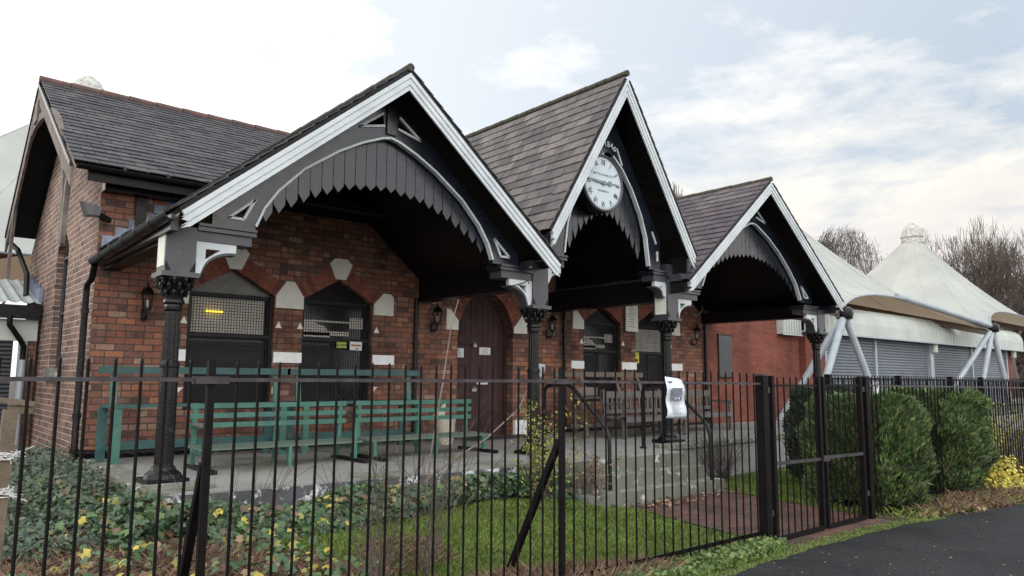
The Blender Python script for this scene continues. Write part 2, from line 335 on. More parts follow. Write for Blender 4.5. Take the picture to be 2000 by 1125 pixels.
def empty(name, loc, label, cat, group=None):
    o = bpy.data.objects.new(name, None); C.objects.link(o); o.location = loc; o.empty_display_size = .2
    return tag(o, label, cat, group)
def text_mesh(name, s, size, mat, parent, M4, extrude=.002, space=1):
    cu = bpy.data.curves.new(name, 'FONT'); cu.body = s; cu.size = size; cu.extrude = extrude; cu.align_x = 'CENTER'; cu.align_y = 'CENTER'; cu.space_character = space
    to = bpy.data.objects.new('tmp', cu); C.objects.link(to)
    dg = bpy.context.evaluated_depsgraph_get(); me = bpy.data.meshes.new_from_object(to.evaluated_get(dg)); bpy.data.objects.remove(to)
    me.transform(M4); me.materials.clear(); me.materials.append(mat)
    o = bpy.data.objects.new(name, me); C.objects.link(o)
    if parent is not None: o.parent = parent; o.matrix_parent_inverse = PINV(parent)
    return o
def facing(x, y, z, rot=0):   # text lying in a wall facing -Y
    return Matrix.Translation((x, y, z)) @ Matrix.Rotation(R(90), 4, 'X') @ Matrix.Rotation(rot, 4, 'Z')

# ------------------------------------------------------------------ ground
def sm(x, a, b):
    t = min(1, max(0, (x-a)/(b-a))); return t*t*(3-2*t)
def gz(x, y):
    return .14*sm(y, 4.7, 6.9)*(1-sm(x, 6.4, 7.1))+.02*math.sin(x*2.1+y*1.3)*(1-sm(x, 6.2, 6.9))
def grid(name, xs, ys, zf, mat):
    mb = MB(); n = len(ys)
    mb.v = [(x, y, zf(x, y)) for x in xs for y in ys]
    mb.f = [(i*n+j, (i+1)*n+j, (i+1)*n+j+1, i*n+j+1) for i in range(len(xs)-1) for j in range(n-1)]
    return mb.build(name, mat)
xs = [-600, -100, -20]+list(np.arange(-6, 16.01, .25))+[30, 60, 150, 600]
ys = [-600, -100, -20]+list(np.arange(2, 9.01, .25))+[12, 20, 60, 150, 600]
struct(grid('ground', xs, ys, lambda x, y: gz(x, y)-.012 if (-6 <= x <= 16 and 2 <= y <= 9) else -.012, M['soil']))
# lawn sheet (turf) with blades grown on it
def inside(poly, x, y):
    c = False; n = len(poly)
    for i in range(n):
        x1, y1 = poly[i]; x2, y2 = poly[(i+1) % n]
        if (y1 > y) != (y2 > y) and x < (x2-x1)*(y-y1)/(y2-y1)+x1: c = not c
    return c
LAWN = [(2.35, 6.55), (3.3, 6.75), (4.6, 7.0), (5.9, 7.05), (7.05, 6.9), (7.35, 6.35), (7.02, 5.2), (6.9, 4.35), (5.6, 4.35), (4.5, 4.6), (3.2, 5.2), (2.2, 5.9)]
LAWN2 = [(9.75, 6.9), (9.45, 5.4), (9.35, 4.5), (10.1, 5.1), (11.6, 5.9), (14, 6.9), (13.5, 7.5), (10.4, 7.25)]
def sheet(name, polys, dz, mat, step=.14):
    mb = MB()
    for poly in polys:
        x0 = min(p[0] for p in poly); x1 = max(p[0] for p in poly); y0 = min(p[1] for p in poly); y1 = max(p[1] for p in poly)
        x = x0
        while x < x1:
            y = y0
            while y < y1:
                if inside(poly, x+step/2, y+step/2):
                    mb.add([(a, b, gz(a, b)+dz) for a, b in ((x, y), (x+step, y), (x+step, y+step), (x, y+step))], [(0, 1, 2, 3)])
                y += step
            x += step
    return mb.build(name, mat)
struct(sheet('lawn', [LAWN, LAWN2], 0.0, M['turf']))
PATH = [(7.45, 6.45), (9.6, 6.45), (9.25, 4.2), (9.1, 3.78), (6.9, 3.78), (6.95, 4.2)]
struct(MB().add([(x, y, .004) for x, y in PATH], [tuple(range(6))]).build('brick_path', M['paver']))
RE = [(-40, 3.75), (3.5, 3.80), (5.6, 3.80), (6.9, 3.86), (7.9, 3.84), (8.9, 3.80), (9.6, 3.70), (10.5, 3.48), (11.8, 3.30), (14, 2.9), (18, 2.2), (40, -2)]
mb = MB()
for (xa, ya), (xb, yb) in zip(RE, RE[1:]): mb.add([(xa, ya, .009), (xa, -60, .009), (xb, -60, .009), (xb, yb, .009)], [(0, 1, 2, 3)])
struct(mb.build('road', M['asphalt']))

# ------------------------------------------------------------------ porch pavement, steps
PT = .54
OUT = [(2.03, 11.25), (2.03, 7.42), (2.75, 7.30), (6.95, 7.18), (6.95, 6.95), (9.35, 6.95), (9.35, 7.40), (16, 7.75), (24, 8.0), (60, 8.6), (60, 30), (20, 30), (20, 11.25)]
pav = struct(MB().prism([OUT], -.1, PT, 'xy').build('porch_pavement', M['concrete']))
# painted, flaking face of the platform edge
mb = MB()
E = [(2.02, 7.42), (2.75, 7.29), (6.94, 7.17)]
for a, b in zip(E, E[1:]): mb.bar((a[0], a[1]-.012, .27), (b[0], b[1]-.012, .27), .02, .50)
kb = struct(mb.build('pavement_edge', M['kerbface']))
struct(MB().box(2.012, 2.028, 7.43, 10.9, .0, .50).box(1.99, 2.30, 7.40, 10.9, .50, .552).build('pavement_edge', M['step']))
tag(MB().prism([[(2.02, 7.86), (2.06, 7.50), (2.42, 7.44), (2.62, 7.52), (2.60, 7.86)]], .545, .575, 'xy').build('pad_stone', M['step']), 'worn pad stone under the leftmost column', 'stone')
st = empty('stone_steps', (8.1, 6.6, 0), 'three mossy stone steps with patches of flaked white paint up to the porch', 'steps')
MB().prism([[(6.9, 7.0), (6.9, 6.70), (9.45, 6.70), (9.45, 7.39), (9.36, 7.39), (9.36, 6.94), (6.94, 6.94)]], -.05, .36, 'xy').build('tread', M['step'], st)
MB().prism([[(6.75, 6.9), (6.75, 6.46), (9.6, 6.46), (9.6, 7.38), (9.455, 7.38), (9.455, 6.695), (6.895, 6.695)]], -.05, .18, 'xy').build('tread', M['step'], st)
MB().box(6.96, 9.34, 6.925, 6.949, .36, .545).build('riser', M['step'], st)
# front edge stones and slabs to the right
mb = MB(); x = 9.5
while x < 24:
    L = .9; y = 7.40+(x-9.35)*.0526 if x < 16 else 7.75+(x-16)*.031
    mb.bar((x, y+.12, PT+.02), (x+L-.03, y+.12+.04, PT+.02), .3, .07); x += L
struct(mb.build('pavement_kerb', M['step']))

# ------------------------------------------------------------------ the brick building
B = empty('brick_pavilion', (8.8, 12, 0), 'old red brick pavilion with slate roofs and three black and white gabled porches', 'building')
WY = 11.0
def yscale(pts, cx):   # profile measured 12 cm nearer than where it stands
    return [(dx, 1.62+(z-1.62)*1.018) for dx, z in pts]
def pointed(x0, x1, z0, zs, za, curved=False):
    m = (x0+x1)/2; p = [(x0, z0), (x1, z0), (x1, zs)]
    if curved:
        for i in range(1, 8):
            t = i/8; p.append((x1-(x1-m)*(t**1.5), zs+(za-zs)*math.sin(t*math.pi/2)**1.0))
    p.append((m, za))
    if curved:
        for i in range(7, 0, -1):
            t = i/8; p.append((x0+(m-x0)*(t**1.5), zs+(za-zs)*math.sin(t*math.pi/2)))
    p.append((x0, zs)); return p
WIN = [(3.30, 4.57), (5.03, 6.28), (11.33, 12.52), (13.02, 14.22)]
WZ0, WZS, WZA = 1.14, 2.84, 3.20
DX0, DX1 = 8.05, 9.38
top = [(15.65, 0), (15.65, 3.1), (13.1, 5.3), (11.0, 4.3), (10.6, 4.2), (8.83, 6.1), (7.3, 4.2), (6.6, 4.2), (4.77, 5.3), (3.5, 4.2), (2.1, 4.2), (2.1, 0)]
holes = [pointed(a, b, WZ0, WZS, WZA) for a, b in WIN]+[pointed(DX0, DX1, .5, 2.50, 3.24, True)]
MB().prism([top]+holes, WY, WY+.32).build('front_wall', M['brick'], B)
# side wall facing the camera's left, with a tall narrow window
sidep = [(WY+.001, 0), (16.9, 0), (16.9, 3.9), (14.0, 6.1), (WY+.001, 4.2)]
wn = [(13.0, 1.72), (14.0, 1.72), (14.0, 3.6), (13.5, 3.98), (13.0, 3.6)]
MB().prism([sidep, wn], 2.098, 2.42, 'yz').build('gable_wall', M['brickside'], B)
MB().box(2.43, 15.6, 16.5, 16.8, 0, 4.2).box(15.35, 15.6, 11.33, 16.49, 0, 4.2).build('rear_wall', M['brick'], B)
MB().box(2.05, 2.44, 12.9, 14.1, 1.52, 1.72).build('window_sill', M['step'], B)
f = MB().box(2.24, 2.28, 13.02, 13.98, 1.73, 3.6).prism([[(13.02, 3.6), (13.98, 3.6), (13.5, 3.96)]], 2.24, 2.28, 'yz').build('side_window', M['glass'], B)
mb = MB()
for y in (13.03, 13.5, 13.97): mb.box(2.2, 2.235, y-.03, y+.03, 1.73, 3.62)
for z in (1.75, 2.6, 3.5): mb.box(2.19, 2.234, 13.03, 13.97, z-.02, z+.02)
mb.build('window_frame', M['grey'], f)
# stone band + damp course strip along the foot of the wall
MB().tube([(2.5, 10.93, .60), (7.9, 10.93, .585)], .045, 8).build('waste_pipe', M['blackiron'], B, True)
MB().box(2.12, 8.0, 10.955, 10.995, .54, .60).box(9.75, 15.6, 10.955, 10.995, .54, .60).build('plinth_strip', M['blackiron'], B)

# --- voussoirs and stones
def arch_band(pts, wid, y, n=8):
    """bricks set square to the outline pts (x,z list, left springer -> apex)"""
    mb = MB()
    for (x0, z0), (x1, z1) in zip(pts, pts[1:]):
        L = math.hypot(x1-x0, z1-z0); k = max(1, round(L/.085)); dx, dz = (x1-x0)/L, (z1-z0)/L; nx, nz = -dz, dx
        if nz < 0: nx, nz = -nx, -nz
        for i in range(k):
            a, b = i*L/k+.004, (i+1)*L/k-.004
            q = [(x0+dx*a, z0+dz*a), (x0+dx*b, z0+dz*b), (x0+dx*b+nx*wid, z0+dz*b+nz*wid), (x0+dx*a+nx*wid, z0+dz*a+nz*wid)]
            mb.prism([q], y-.006, y+.03)
    return mb
for a, b in WIN:
    m_ = (a+b)/2
    mb = arch_band([(a, WZS), (m_-.02, WZA)], .24, WY); mb2 = arch_band([(b, WZS), (m_+.02, WZA)], .24, WY)
    mb.add(mb2.v, mb2.f); mb.build('brick_arch', M['vouss'], B)
dp = pointed(DX0, DX1, .5, 2.50, 3.24, True); k = dp.index((DX1, 2.5))
ap = dp[k:]; 
mb = MB()
for half in (ap[:len(ap)//2+1], ap[len(ap)//2:]): q = arch_band(half, .24, WY); mb.add(q.v, q.f)
mb.build('brick_arch', M['vouss'], B)
def stone(poly, mat='cream', y=WY, d=.03, name='quoin_stone'): return MB().prism([poly], y-d, y+.1).build(name, M[mat], B)
for a, b in WIN[:2]:
    m_ = (a+b)/2; stone([(m_-.09, WZA+.0), (m_+.09, WZA+.0), (m_+.20, WZA+.25), (m_+.11, WZA+.34), (m_-.11, WZA+.34), (m_-.20, WZA+.25)], name='keystone')
stone([(4.575, 2.67), (5.025, 2.67), (5.025, 2.86), (4.865, 3.09), (4.735, 3.09), (4.575, 2.86)])
stone([(6.285, 2.66), (6.66, 2.66), (6.66, 2.97), (6.60, 3.03), (6.46, 3.03), (6.285, 2.84)])
stone([(2.98, 2.64), (3.295, 2.64), (3.295, 2.84), (3.16, 3.0), (2.98, 3.0)])
stone([(11.0, 2.66), (11.325, 2.66), (11.325, 2.84), (11.12, 3.05), (11.0, 3.05)])
stone([(14.23, 2.66), (14.62, 2.66), (14.62, 2.97), (14.40, 3.0), (14.23, 2.84)])
stone([(7.78, 2.49), (8.045, 2.49), (8.045, 2.66), (7.88, 2.85), (7.78, 2.87)], d=.025)
stone([(9.385, 2.49), (9.72, 2.49), (9.72, 2.82), (9.60, 2.84), (9.385, 2.6)], d=.025)
for x0, x1 in ((3.0, 3.30), (4.57, 5.03), (6.28, 6.70), (10.95, 11.33), (12.52, 13.02), (14.22, 14.70)):
    stone([(x0+.005, 1.83), (x1-.005, 1.83), (x1-.005, 1.99), (x0+.005, 1.99)], 'whites')
for x in (3.25, 4.64, 4.99, 6.35, 11.27, 12.58, 14.28): stone([(x-.05, 2.36), (x+.05, 2.36), (x, 2.46)], 'cream', d=.012, name='stone_stop')
for x in (3.25, 4.63, 6.35): stone([(x-.05, 1.36), (x+.05, 1.46), (x-.05, 1.46)], 'cream', d=.012, name='stone_stop')
MB().box(9.39, 9.98, 10.93, 10.999, .545, .82).build('plinth_stone', M['whites'], B)
# --- windows
def window(a, b, infill, lit):
    y = WY+.13
    W = MB().box(a, b, y+.06, y+.07, WZ0, WZS).build('window', M['glass'], B)
    # frame
    mb = MB()
    for x in (a+.03, b-.03): mb.box(x-.03, x+.03, y, y+.058, WZ0, WZS)
    mb.box(a+.06, b-.06, y, y+.058, WZ0, WZ0+.06).box(a+.06, b-.06, y-.004, y+.058, 2.17, 2.25).box(a+.06, b-.06, y, y+.058, WZS-.06, WZS)
    if not infill: mb.box((a+b)/2-.02, (a+b)/2+.02, y+.004, y+.056, WZ0+.06, 2.17)
    mb.build('window_frame', M['shut'], W)
    MB().prism([[(a+.005, WZS+.004), (b-.005, WZS+.004), ((a+b)/2, WZA-.006)]], y+.01, y+.05).build('arch_infill', M['plug'] if infill else M['soffit'], W)
    mb = MB(); z = 2.26
    while z < WZS-.09: mb.box(a+.10, b-.10, y+.035, y+.05, z, z+.028); z += .032
    if lit == 2:
        mb = MB(); mb.box(a+.10, b-.10, y+.04, y+.055, 2.50, 2.53).box(a+.10, a+.55, y+.035, y+.05, 2.26, 2.34).box(a+.1, b-.35, y+.035, y+.05, 2.29, 2.36).box(b-.35, b-.1, y+.035, y+.05, 2.42, 2.60).prism([[(a+.1, 2.34), (a+.55, 2.34), (a+.45, 2.44), (a+.25, 2.5), (a+.1, 2.5)]], y+.03, y+.05)
    mb.build('roller_blind', M['blind'], W)
    mb = MB(); z = WZ0+.08
    while z < 2.15: mb.bar((a+.07, y+.03, z), ((b-.07) if lit != 2 else a+.62, y+.03, z), .02, .030); z += .036
    mb.build('shutter_slats', M['shut'], W)
    mb = MB(); x = a+.06                                    # wire guard
    gy = y-.045
    while x < b-.03: mb.box(x-.0035, x+.0035, gy-.004, gy+.003, WZ0+.03, WZS-.02); x += .042
    z = WZ0+.05
    while z < WZS-.02: mb.box(a+.03, b-.03, gy-.0075, gy-.0045, z-.0035, z+.0035); z += .042
    for x in (a+.03, b-.03): mb.box(x-.015, x+.015, gy-.02, gy+.01, WZ0+.02, WZS)
    mb.box(a+.045, b-.045, gy-.02, gy+.01, 2.19, 2.23)
    mb.build('wire_guard', M['wire'], W)
    return W
Ws = [window(*WIN[0], True, 1), window(*WIN[1], False, 2), window(*WIN[2], False, 2), window(*WIN[3], False, 1)]
lt = MB().tube([(3.58, WY+.105, 2.565), (3.82, WY+.105, 2.565)], .018, 8).build('tube_light', M['tube'], Ws[0])
y = WY+.11
def sticker(x0, x1, z0, z1, mat, y, name, label, cat, group=None, parts=()):
    o = MB().box(x0, x1, y-.004, y, z0, z1).build(name, M[mat]); tag(o, label, cat, group)
    for (a, b, c, d, m2, nm) in parts: MB().box(a, b, y-.0065, y-.0045, c, d).build(nm, M[m2], o)
    return o
gy_ = WY+.062
o = sticker(5.66, 5.84, 2.09, 2.185, 'greenst', gy_, 'sticker', 'small lime green sticker in the second window from the left', 'sticker')
text_mesh('lettering', 'ALARM', .055, M['inkblack'], o, facing(5.75, gy_-.006, 2.135))
o = sticker(5.90, 6.12, 2.06, 2.20, 'paper', gy_, 'notice', 'white notice with an orange stripe in the second window from the left', 'notice', parts=[(5.92, 6.10, 2.125, 2.155, 'orange', 'stripe'), (6.0, 6.06, 2.075, 2.095, 'ink', 'print')])
o = sticker(12.99+.05, 13.20, 1.98, 2.22, 'yellow', gy_, 'sticker', 'tall yellow warning sticker in the rightmost window', 'sticker', parts=[(13.08, 13.16, 2.02, 2.08, 'inkblack', 'print'), (13.06, 13.18, 2.16, 2.18, 'ink', 'print')])
# --- door
DY = WY+.22
D = MB(); n = 9; dpo = pointed(DX0+.05, DX1-.05, .56, 2.5, 3.2, True)
def top_at(x):
    pts = dpo[2:]; best = .56
    for (x0, z0), (x1, z1) in zip(pts, pts[1:]):
        if min(x0, x1)-1e-9 <= x <= max(x0, x1)+1e-9: best = max(best, z0+(z1-z0)*((x-x0)/(x1-x0) if x1 != x0 else 1))
    return best
for i in range(n):
    a = DX0+.05+(DX1-DX0-.1)*i/n+.004; b = DX0+.05+(DX1-DX0-.1)*(i+1)/n-.004
    D.prism([[(a, .56), (b, .56), (b, top_at(b)), ((a+b)/2, top_at((a+b)/2)), (a, top_at(a))]], DY-(.004 if i % 2 else 0), DY+.05)
D = D.build('door', M['door'], B)
fr = pointed(DX0+.002, DX1-.002, .545, 2.5, 3.235, True)
MB().prism([fr, [(x, z) for x, z in pointed(DX0+.06, DX1-.06, .56, 2.5, 3.16, True)]], DY-.03, DY-.006).build('door_frame', M['door'], D)
MB().box(8.22, 8.56, DY-.03, DY-.008, 2.245, 2.285).build('hasp', M['blackiron'], D)
def ring(c, r, t, mat, name, par):
    mb = MB(); mb.tube([(c[0]+r*math.cos(a), c[1], c[2]+r*math.sin(a)) for a in [2*math.pi*i/16 for i in range(17)]], t, 8, False); return mb.build(name, M[mat], par, True)
M['brass'] = pm('tarnished padlock', (.45, .40, .34), rough=.35, metal=.6)
MB().box(8.54, 8.62, DY-.06, DY-.02, 2.20, 2.25).build('padlock', M['brass'], D); ring((8.585, DY-.045, 2.26), .03, .008, 'brass', 'padlock_shackle', D)
MB().box(8.52, 8.62, DY-.06, DY-.02, 1.37, 1.42).build('padlock', M['brass'], D); ring((8.585, DY-.045, 1.425), .03, .008, 'brass', 'padlock_shackle', D)
MB().box(8.22, 8.50, DY-.03, DY-.008, 1.83, 1.85).build('bolt', M['blackiron'], D)
mb = MB()
for i in range(7): mb.bar((8.14, DY-.02, 2.48+i*.035), (8.28, DY-.02, 2.48+i*.035), .02, .016)
mb.box(8.12, 8.30, DY-.035, DY-.005, 2.45, 2.475).build('louvre', M['blackiron'], D)
o = sticker(7.98+.12, 8.14+.20, 2.00, 2.17, 'paper', DY-.012, 'notice', 'white notice with a small crest on the left of the brown door', 'notice', parts=[(8.21, 8.235, 2.115, 2.15, 'ink', 'crest')]+[(8.14+.01*(i % 2), 8.30-.012*(i % 3), 2.025+i*.022, 2.031+i*.022, 'ink', 'print_line') for i in range(4)])
o = sticker(8.71, 8.98, 2.06, 2.20, 'cream', DY-.012, 'notice', 'cream notice on the right half of the brown door', 'notice', parts=[(8.74+.02*(i % 2), 8.95-.03*(i % 3), 2.075+i*.024, 2.081+i*.024, 'ink', 'print_line') for i in range(5)])
o = sticker(8.66, 8.92, 1.50, 1.57, 'paper', DY-.012, 'notice', 'narrow white strip notice low on the brown door', 'notice', parts=[(8.69, 8.88, 1.53, 1.54, 'ink', 'print_line')])
o = MB().box(7.95, 9.6, 10.35, 10.92, .541, .556).build('door_mat', M['mat']); tag(o, 'dark door mat lying before the brown door', 'door mat')
# memorial board between right windows, blank box
o = MB().box(12.62, 13.03, 10.93, 10.966, 2.68, 3.30).build('notice_board', M['cream']); tag(o, 'tall pale lettered board fixed between the two right hand windows', 'notice board')
for i, L in enumerate((.10, .16, .08, .22, .18, .12, .16, .1, .2)): MB().box(12.825-L/2-.04, 12.825+L/2, 10.9275, 10.929, 3.22-i*.055, 3.232-i*.055).build('print_line', M['ink'], o)
o = MB().prism([[(9.97, 1.91), (10.19, 1.90), (10.14, 1.66), (10.02, 1.655)]], 10.95, 10.975).build('notice', M['paper']); tag(o, 'curled white paper on the brick wall beside the brown door', 'notice')
for i in range(4): MB().box(10.02, 10.14-.02*(i % 2), 10.947, 10.949, 1.84-i*.045, 1.85-i*.045).build('print_line', M['ink'], o)

# --- slates
def slates(mb, O, U, V, nrm, Lu, Lv, wid, exp, clip=None, rnd=random):
    O, U, V, nrm = Vector(O), Vector(U).normalized(), Vector(V).normalized(), Vector(nrm).normalized()
    rows = int(math.ceil(Lv/exp)); ex = Lv/rows
    for r in range(rows):
        u = -(r % 2)*wid*.5
        while u < Lu:
            a = max(0, u); b = min(Lu, u+wid)
            if b-a > .03:
                v0 = r*ex+rnd.uniform(-.006, .006); v1 = min((r+1)*ex+.03, Lv)
                if rnd.random() < .012: v0 -= .03
                sk = rnd.uniform(-.004, .004); t = .012; li = .016+rnd.uniform(-.003, .005)
                q = [(a+.004, v0+sk, li), (b-.004, v0-sk, li), (b-.004, v1, .001), (a+.004, v1, .001)]
                top = [O+U*x+V*y+nrm*(z+t*.9) for x, y, z in q]; bot = [O+U*x+V*y+nrm*(z-.002) for x, y, z in q]
                mb.add(top+bot, [(0, 1, 2, 3), (4, 5, 1, 0), (5, 6, 2, 1), (7, 4, 0, 3), (6, 7, 3, 2)])
            u += wid
    return mb
YB = 7.62
def gable(cx, xl, xr, zf, za, yback, mat, arc, val, stubs, rise_zs, wid, exp, ridge='ridgemoss', bt=.17):
    """a porch roof: slates on two slopes, bargeboards, soffit, arched frame, board valance"""
    el = (cx-xl); s = Vector((cx-xl, 0, za-zf)); Ls = s.length; s.normalize()
    n_l = Vector((-s.z, 0, s.x)); s2 = Vector((xr-cx, 0, zf-za)).normalized(); n_r = Vector((-s2.z, 0, s2.x))
    yb0 = YB-.035
    mb = MB(); ov = .015
    slates(mb, Vector((xl, yb0, zf))-s*ov+n_l*.05, (0, 1, 0), s, n_l, yback-yb0, Ls+ov, wid, exp)
    sr = -s2
    slates(mb, Vector((xr, yb0, zf))-sr*ov+n_r*.05, (0, 1, 0), sr, n_r, yback-yb0, Ls+ov, wid, exp)
    P = mb.build('porch_roof', mat, B)
    # soffit slab: the boarding under the slates
    mb = MB(); t = .05
    for (ex, nn, dr) in ((xl, n_l, s), (xr, n_r, sr)):
        a = Vector((ex, 0, zf)); b = a+dr*Ls
        k = int((Ls)/.13)
        for i in range(k):
            p = a+dr*(Ls*i/k+.002)+nn*(.0); q = a+dr*(Ls*(i+1)/k-.003)+nn*(.0)
            vs = []
            for yy in (YB+.10, yback-.02):
                for c, off in ((p, -.035), (q, -.035), (q, .04), (p, .04)): vs.append((c.x+nn.x*off, yy, c.z+nn.z*off))
            mb.add(vs, [(0, 1, 2, 3), (7, 6, 5, 4), (0, 4, 5, 1), (1, 5, 6, 2), (2, 6, 7, 3), (3, 7, 4, 0)])
    mb.build('soffit', M['soffit'], P)
    mb = MB()
    for (ex, nn, dr) in ((xl, n_l, s), (xr, n_r, sr)):       # thin dark verge under the slate edge
        a = Vector((ex, YB+.03, zf))+nn*.02; b = a+dr*Ls
        mb.bar(a, b, .11, .05, nn)
    mb.build('verge', M['soffit'], P)
    # moulded bargeboards, mitred at apex
    h = bt
    for sgn, ex in ((-1, xl), (1, xr)):
        mb = MB()
        dr = s if sgn < 0 else sr
        slope = (za-zf)/abs(cx-ex); vert = math.sqrt(1+slope*slope)
        def strip(o0, o1, y0, y1):
            # o0,o1: perpendicular offsets below the top line
            q = [(cx, za-o0*vert), (cx, za-o1*vert), (ex+sgn*0+(-sgn)*o1*.55, zf-o1*vert+o1*.55*slope), (ex, zf-o0*vert)]
            mb.prism([q], y0, y1)
        strip(0, h*.28, YB-.040, YB-.004); strip(h*.28, h*.38, YB-.027, YB-.003); strip(h*.38, h*.68, YB-.032, YB-.002); strip(h*.68, h*.78, YB-.019, YB-.001); strip(h*.78, h, YB-.024, YB)
        mb.build('bargeboard', M['white'], P)
    # ridge
    mb = MB(); yy = yb0-.01
    rz = za+.05*math.sqrt(1+((za-zf)/(cx-xl))**2)+.012
    while yy < yback:
        e = min(yy+.45, yback)
        mb.tube([(cx, yy, rz-.006), (cx, e-.012, rz-.010)], [.052, .048], 10); yy += .45
    mb.build('ridge_tiles', M[ridge], P, True)
    # arched frame
    ya = 8.02; arcp = yscale(arc, cx); valp = yscale(val, cx)
    xo = 2.28 if False else None
    slope = (za-zf)/(cx-xl)
    def raf(x): return za-.15*math.sqrt(1+slope*slope)-abs(x-cx)*slope
    w_ = arcp[-1][0]; zs = arcp[-1][1]
    zb = zs-.05
    aL = [(cx-dx, z) for dx, z in arcp][::-1]; aR = [(cx+dx, z) for dx, z in arcp][1:]
    xf = w_+.47 if not rise_zs else w_+.30
    wt = .14 if slope < 1.2 else .16
    z_top = raf(cx+wt)
    xe = min(xf, (za-.15*math.sqrt(1+slope*slope)-zb)/slope)
    outer = [(cx-xe, zb), (cx-xe, min(raf(cx+xe), raf(cx+xe))), (cx-wt, z_top), (cx+wt, z_top), (cx+xe, raf(cx+xe)), (cx+xe, zb), (cx+w_, zb)]+aR[::-1]+[(aL[-1][0], aL[-1][1])]+aL[::-1][1:]+[(cx-w_, zb)]
    # dedupe
    o2 = []
    for p in outer:
        if not o2 or (abs(p[0]-o2[-1][0])+abs(p[1]-o2[-1][1])) > 1e-4: o2.append(p)
    outer = o2
    za_ = arcp[0][1]; kt = .16 if slope < 1.2 else .12
    holes = []
    beads = []
    if slope < 1.2:
        for sg in (-1, 1):
            tr = [(cx+sg*.10, za_+.14), (cx+sg*.45, za_+.03), (cx+sg*.10, z_top-.07)]
            tr = [(cx+sg*.10, za_+.14), (cx+sg*.45, za_+.055), (cx+sg*.12, za_+.30)]
            holes.append(tr); beads += [(tr[1], tr[2]), (tr[0], tr[1])]
            t2 = [(cx+sg*(w_+.14), zs+.06), (cx+sg*(w_+.30), zs+.06), (cx+sg*(w_+.02), zs+.30)]
            holes.append(t2); beads += [(t2[1], t2[2]), (t2[0], t2[2]), (t2[0], t2[1])]
    else:
        for sg in (-1, 1):
            tr = [(cx+sg*.07, za_+.30), (cx+sg*.07, za_+.16), (cx+sg*.19, za_-.0)]
            beads += [((cx+sg*.20, za_+.10), (cx+sg*.33, za_-.17)), ((cx+sg*(w_+.08), zs+.60), (cx+sg*(w_+.18), zs+.40)), ((cx+sg*(w_+.21), zs+.27), (cx+sg*(w_+.21), zs+.10))]
    fr_ = MB().prism([outer]+holes, ya, ya+.07).build('arched_frame', M['black'], P)
    for half in (aL+[aR[0]] if slope < 1.2 else aL[:-1], aR):
        mb = MB()
        for (x0, z0), (x1, z1) in zip(half, half[1:]): mb.bar((x0, ya+.02, z0), (x1, ya+.02, z1), .028, .075, (0, 1, 0))
        mb.build('white_beading', M['white'], fr_)
    for a, b in beads: MB().bar((a[0], ya-.004, a[1]), (b[0], ya-.004, b[1]), .030, .03, (0, 1, 0)).build('white_strip', M['white'], fr_)
    if slope < 1.2: MB().box(cx-.07, cx+.07, ya-.03, ya-.002, za_+.04, z_top+.15).build('king_post', M['black'], fr_)
    # valance of vertical boards with pointed feet
    def itp(p, d):
        d = abs(d)
        for (d0, z0), (d1, z1) in zip(p, p[1:]):
            if d <= d1: return z0+(z1-z0)*(d-d0)/(d1-d0)
        return None
    mb = MB(); bw = .147 if slope < 1.2 else .125; k = int(valp[-1][0]/bw)
    yv = ya+.085
    for i in range(-k-1, k+1):
        x0 = cx+i*bw+.004; x1 = cx+(i+1)*bw-.004; xm = (x0+x1)/2
        zt = itp(arcp, xm-cx); zl = itp(valp, xm-cx)
        if zt is None or zl is None: continue
        zt = max(z for z in (itp(arcp, x0-cx) or 0, itp(arcp, x1-cx) or 0))+.06
        tip = .062 if slope < 1.2 else .085
        lean = (x0 if xm < cx else x1)
        zl0 = itp(valp, x0-cx) or zl-.1; zl1 = itp(valp, x1-cx) or zl-.1
        dy = random.uniform(-.003, .003)
        zin = max(zl0, zl1)+tip*.75
        mb.prism([[(x0, zin), (xm, zl-.015), (x1, zin), (x1, max(zt, zin+.02)), (x0, max(zt, zin+.02))]], yv+dy, yv+.02+dy)
    mb.build('valance_boards', M['black'], P)
    return P, w_, zs, zb, ya
A1 = [(0, 4.60), (.12, 4.575), (.40, 4.46), (.72, 4.285), (1.15, 3.985), (1.45, 3.68), (1.60, 3.46), (1.69, 3.24)]
V1 = [(0, 3.95), (.5, 3.885), (.9, 3.74), (1.2, 3.58), (1.4, 3.46), (1.6, 3.30)]
A2 = [(0, 5.26), (.12, 5.21), (.35, 5.02), (.58, 4.73), (.81, 4.33), (.94, 3.97), (1.01, 3.5)]
V2 = [(0, 4.24), (.18, 4.22), (.45, 4.02), (.6, 3.89), (.75, 3.70), (.9, 3.5)]
A3 = [(0, 4.68), (.12, 4.66), (.55, 4.46), (.97, 4.19), (1.35, 3.87), (1.6, 3.61), (1.77, 3.29)]
V3 = [(0, 4.03), (.6, 3.96), (.92, 3.85), (1.28, 3.68), (1.5, 3.51), (1.7, 3.34)]
G1 = gable(4.76, 2.165, 7.36, 3.24, 5.39, 13.0, M['slatedk'], A1, V1, None, False, .30, .20)
G2 = gable(8.86, 7.19, 10.60, 3.72, 6.44, 13.8, M['slate'], A2, V2, None, True, .34, .20, bt=.15)
G3 = gable(13.13, 10.42, 15.92, 3.28, 5.49, 12.8, M['slatep'], A3, V3, None, False, .34, .20)

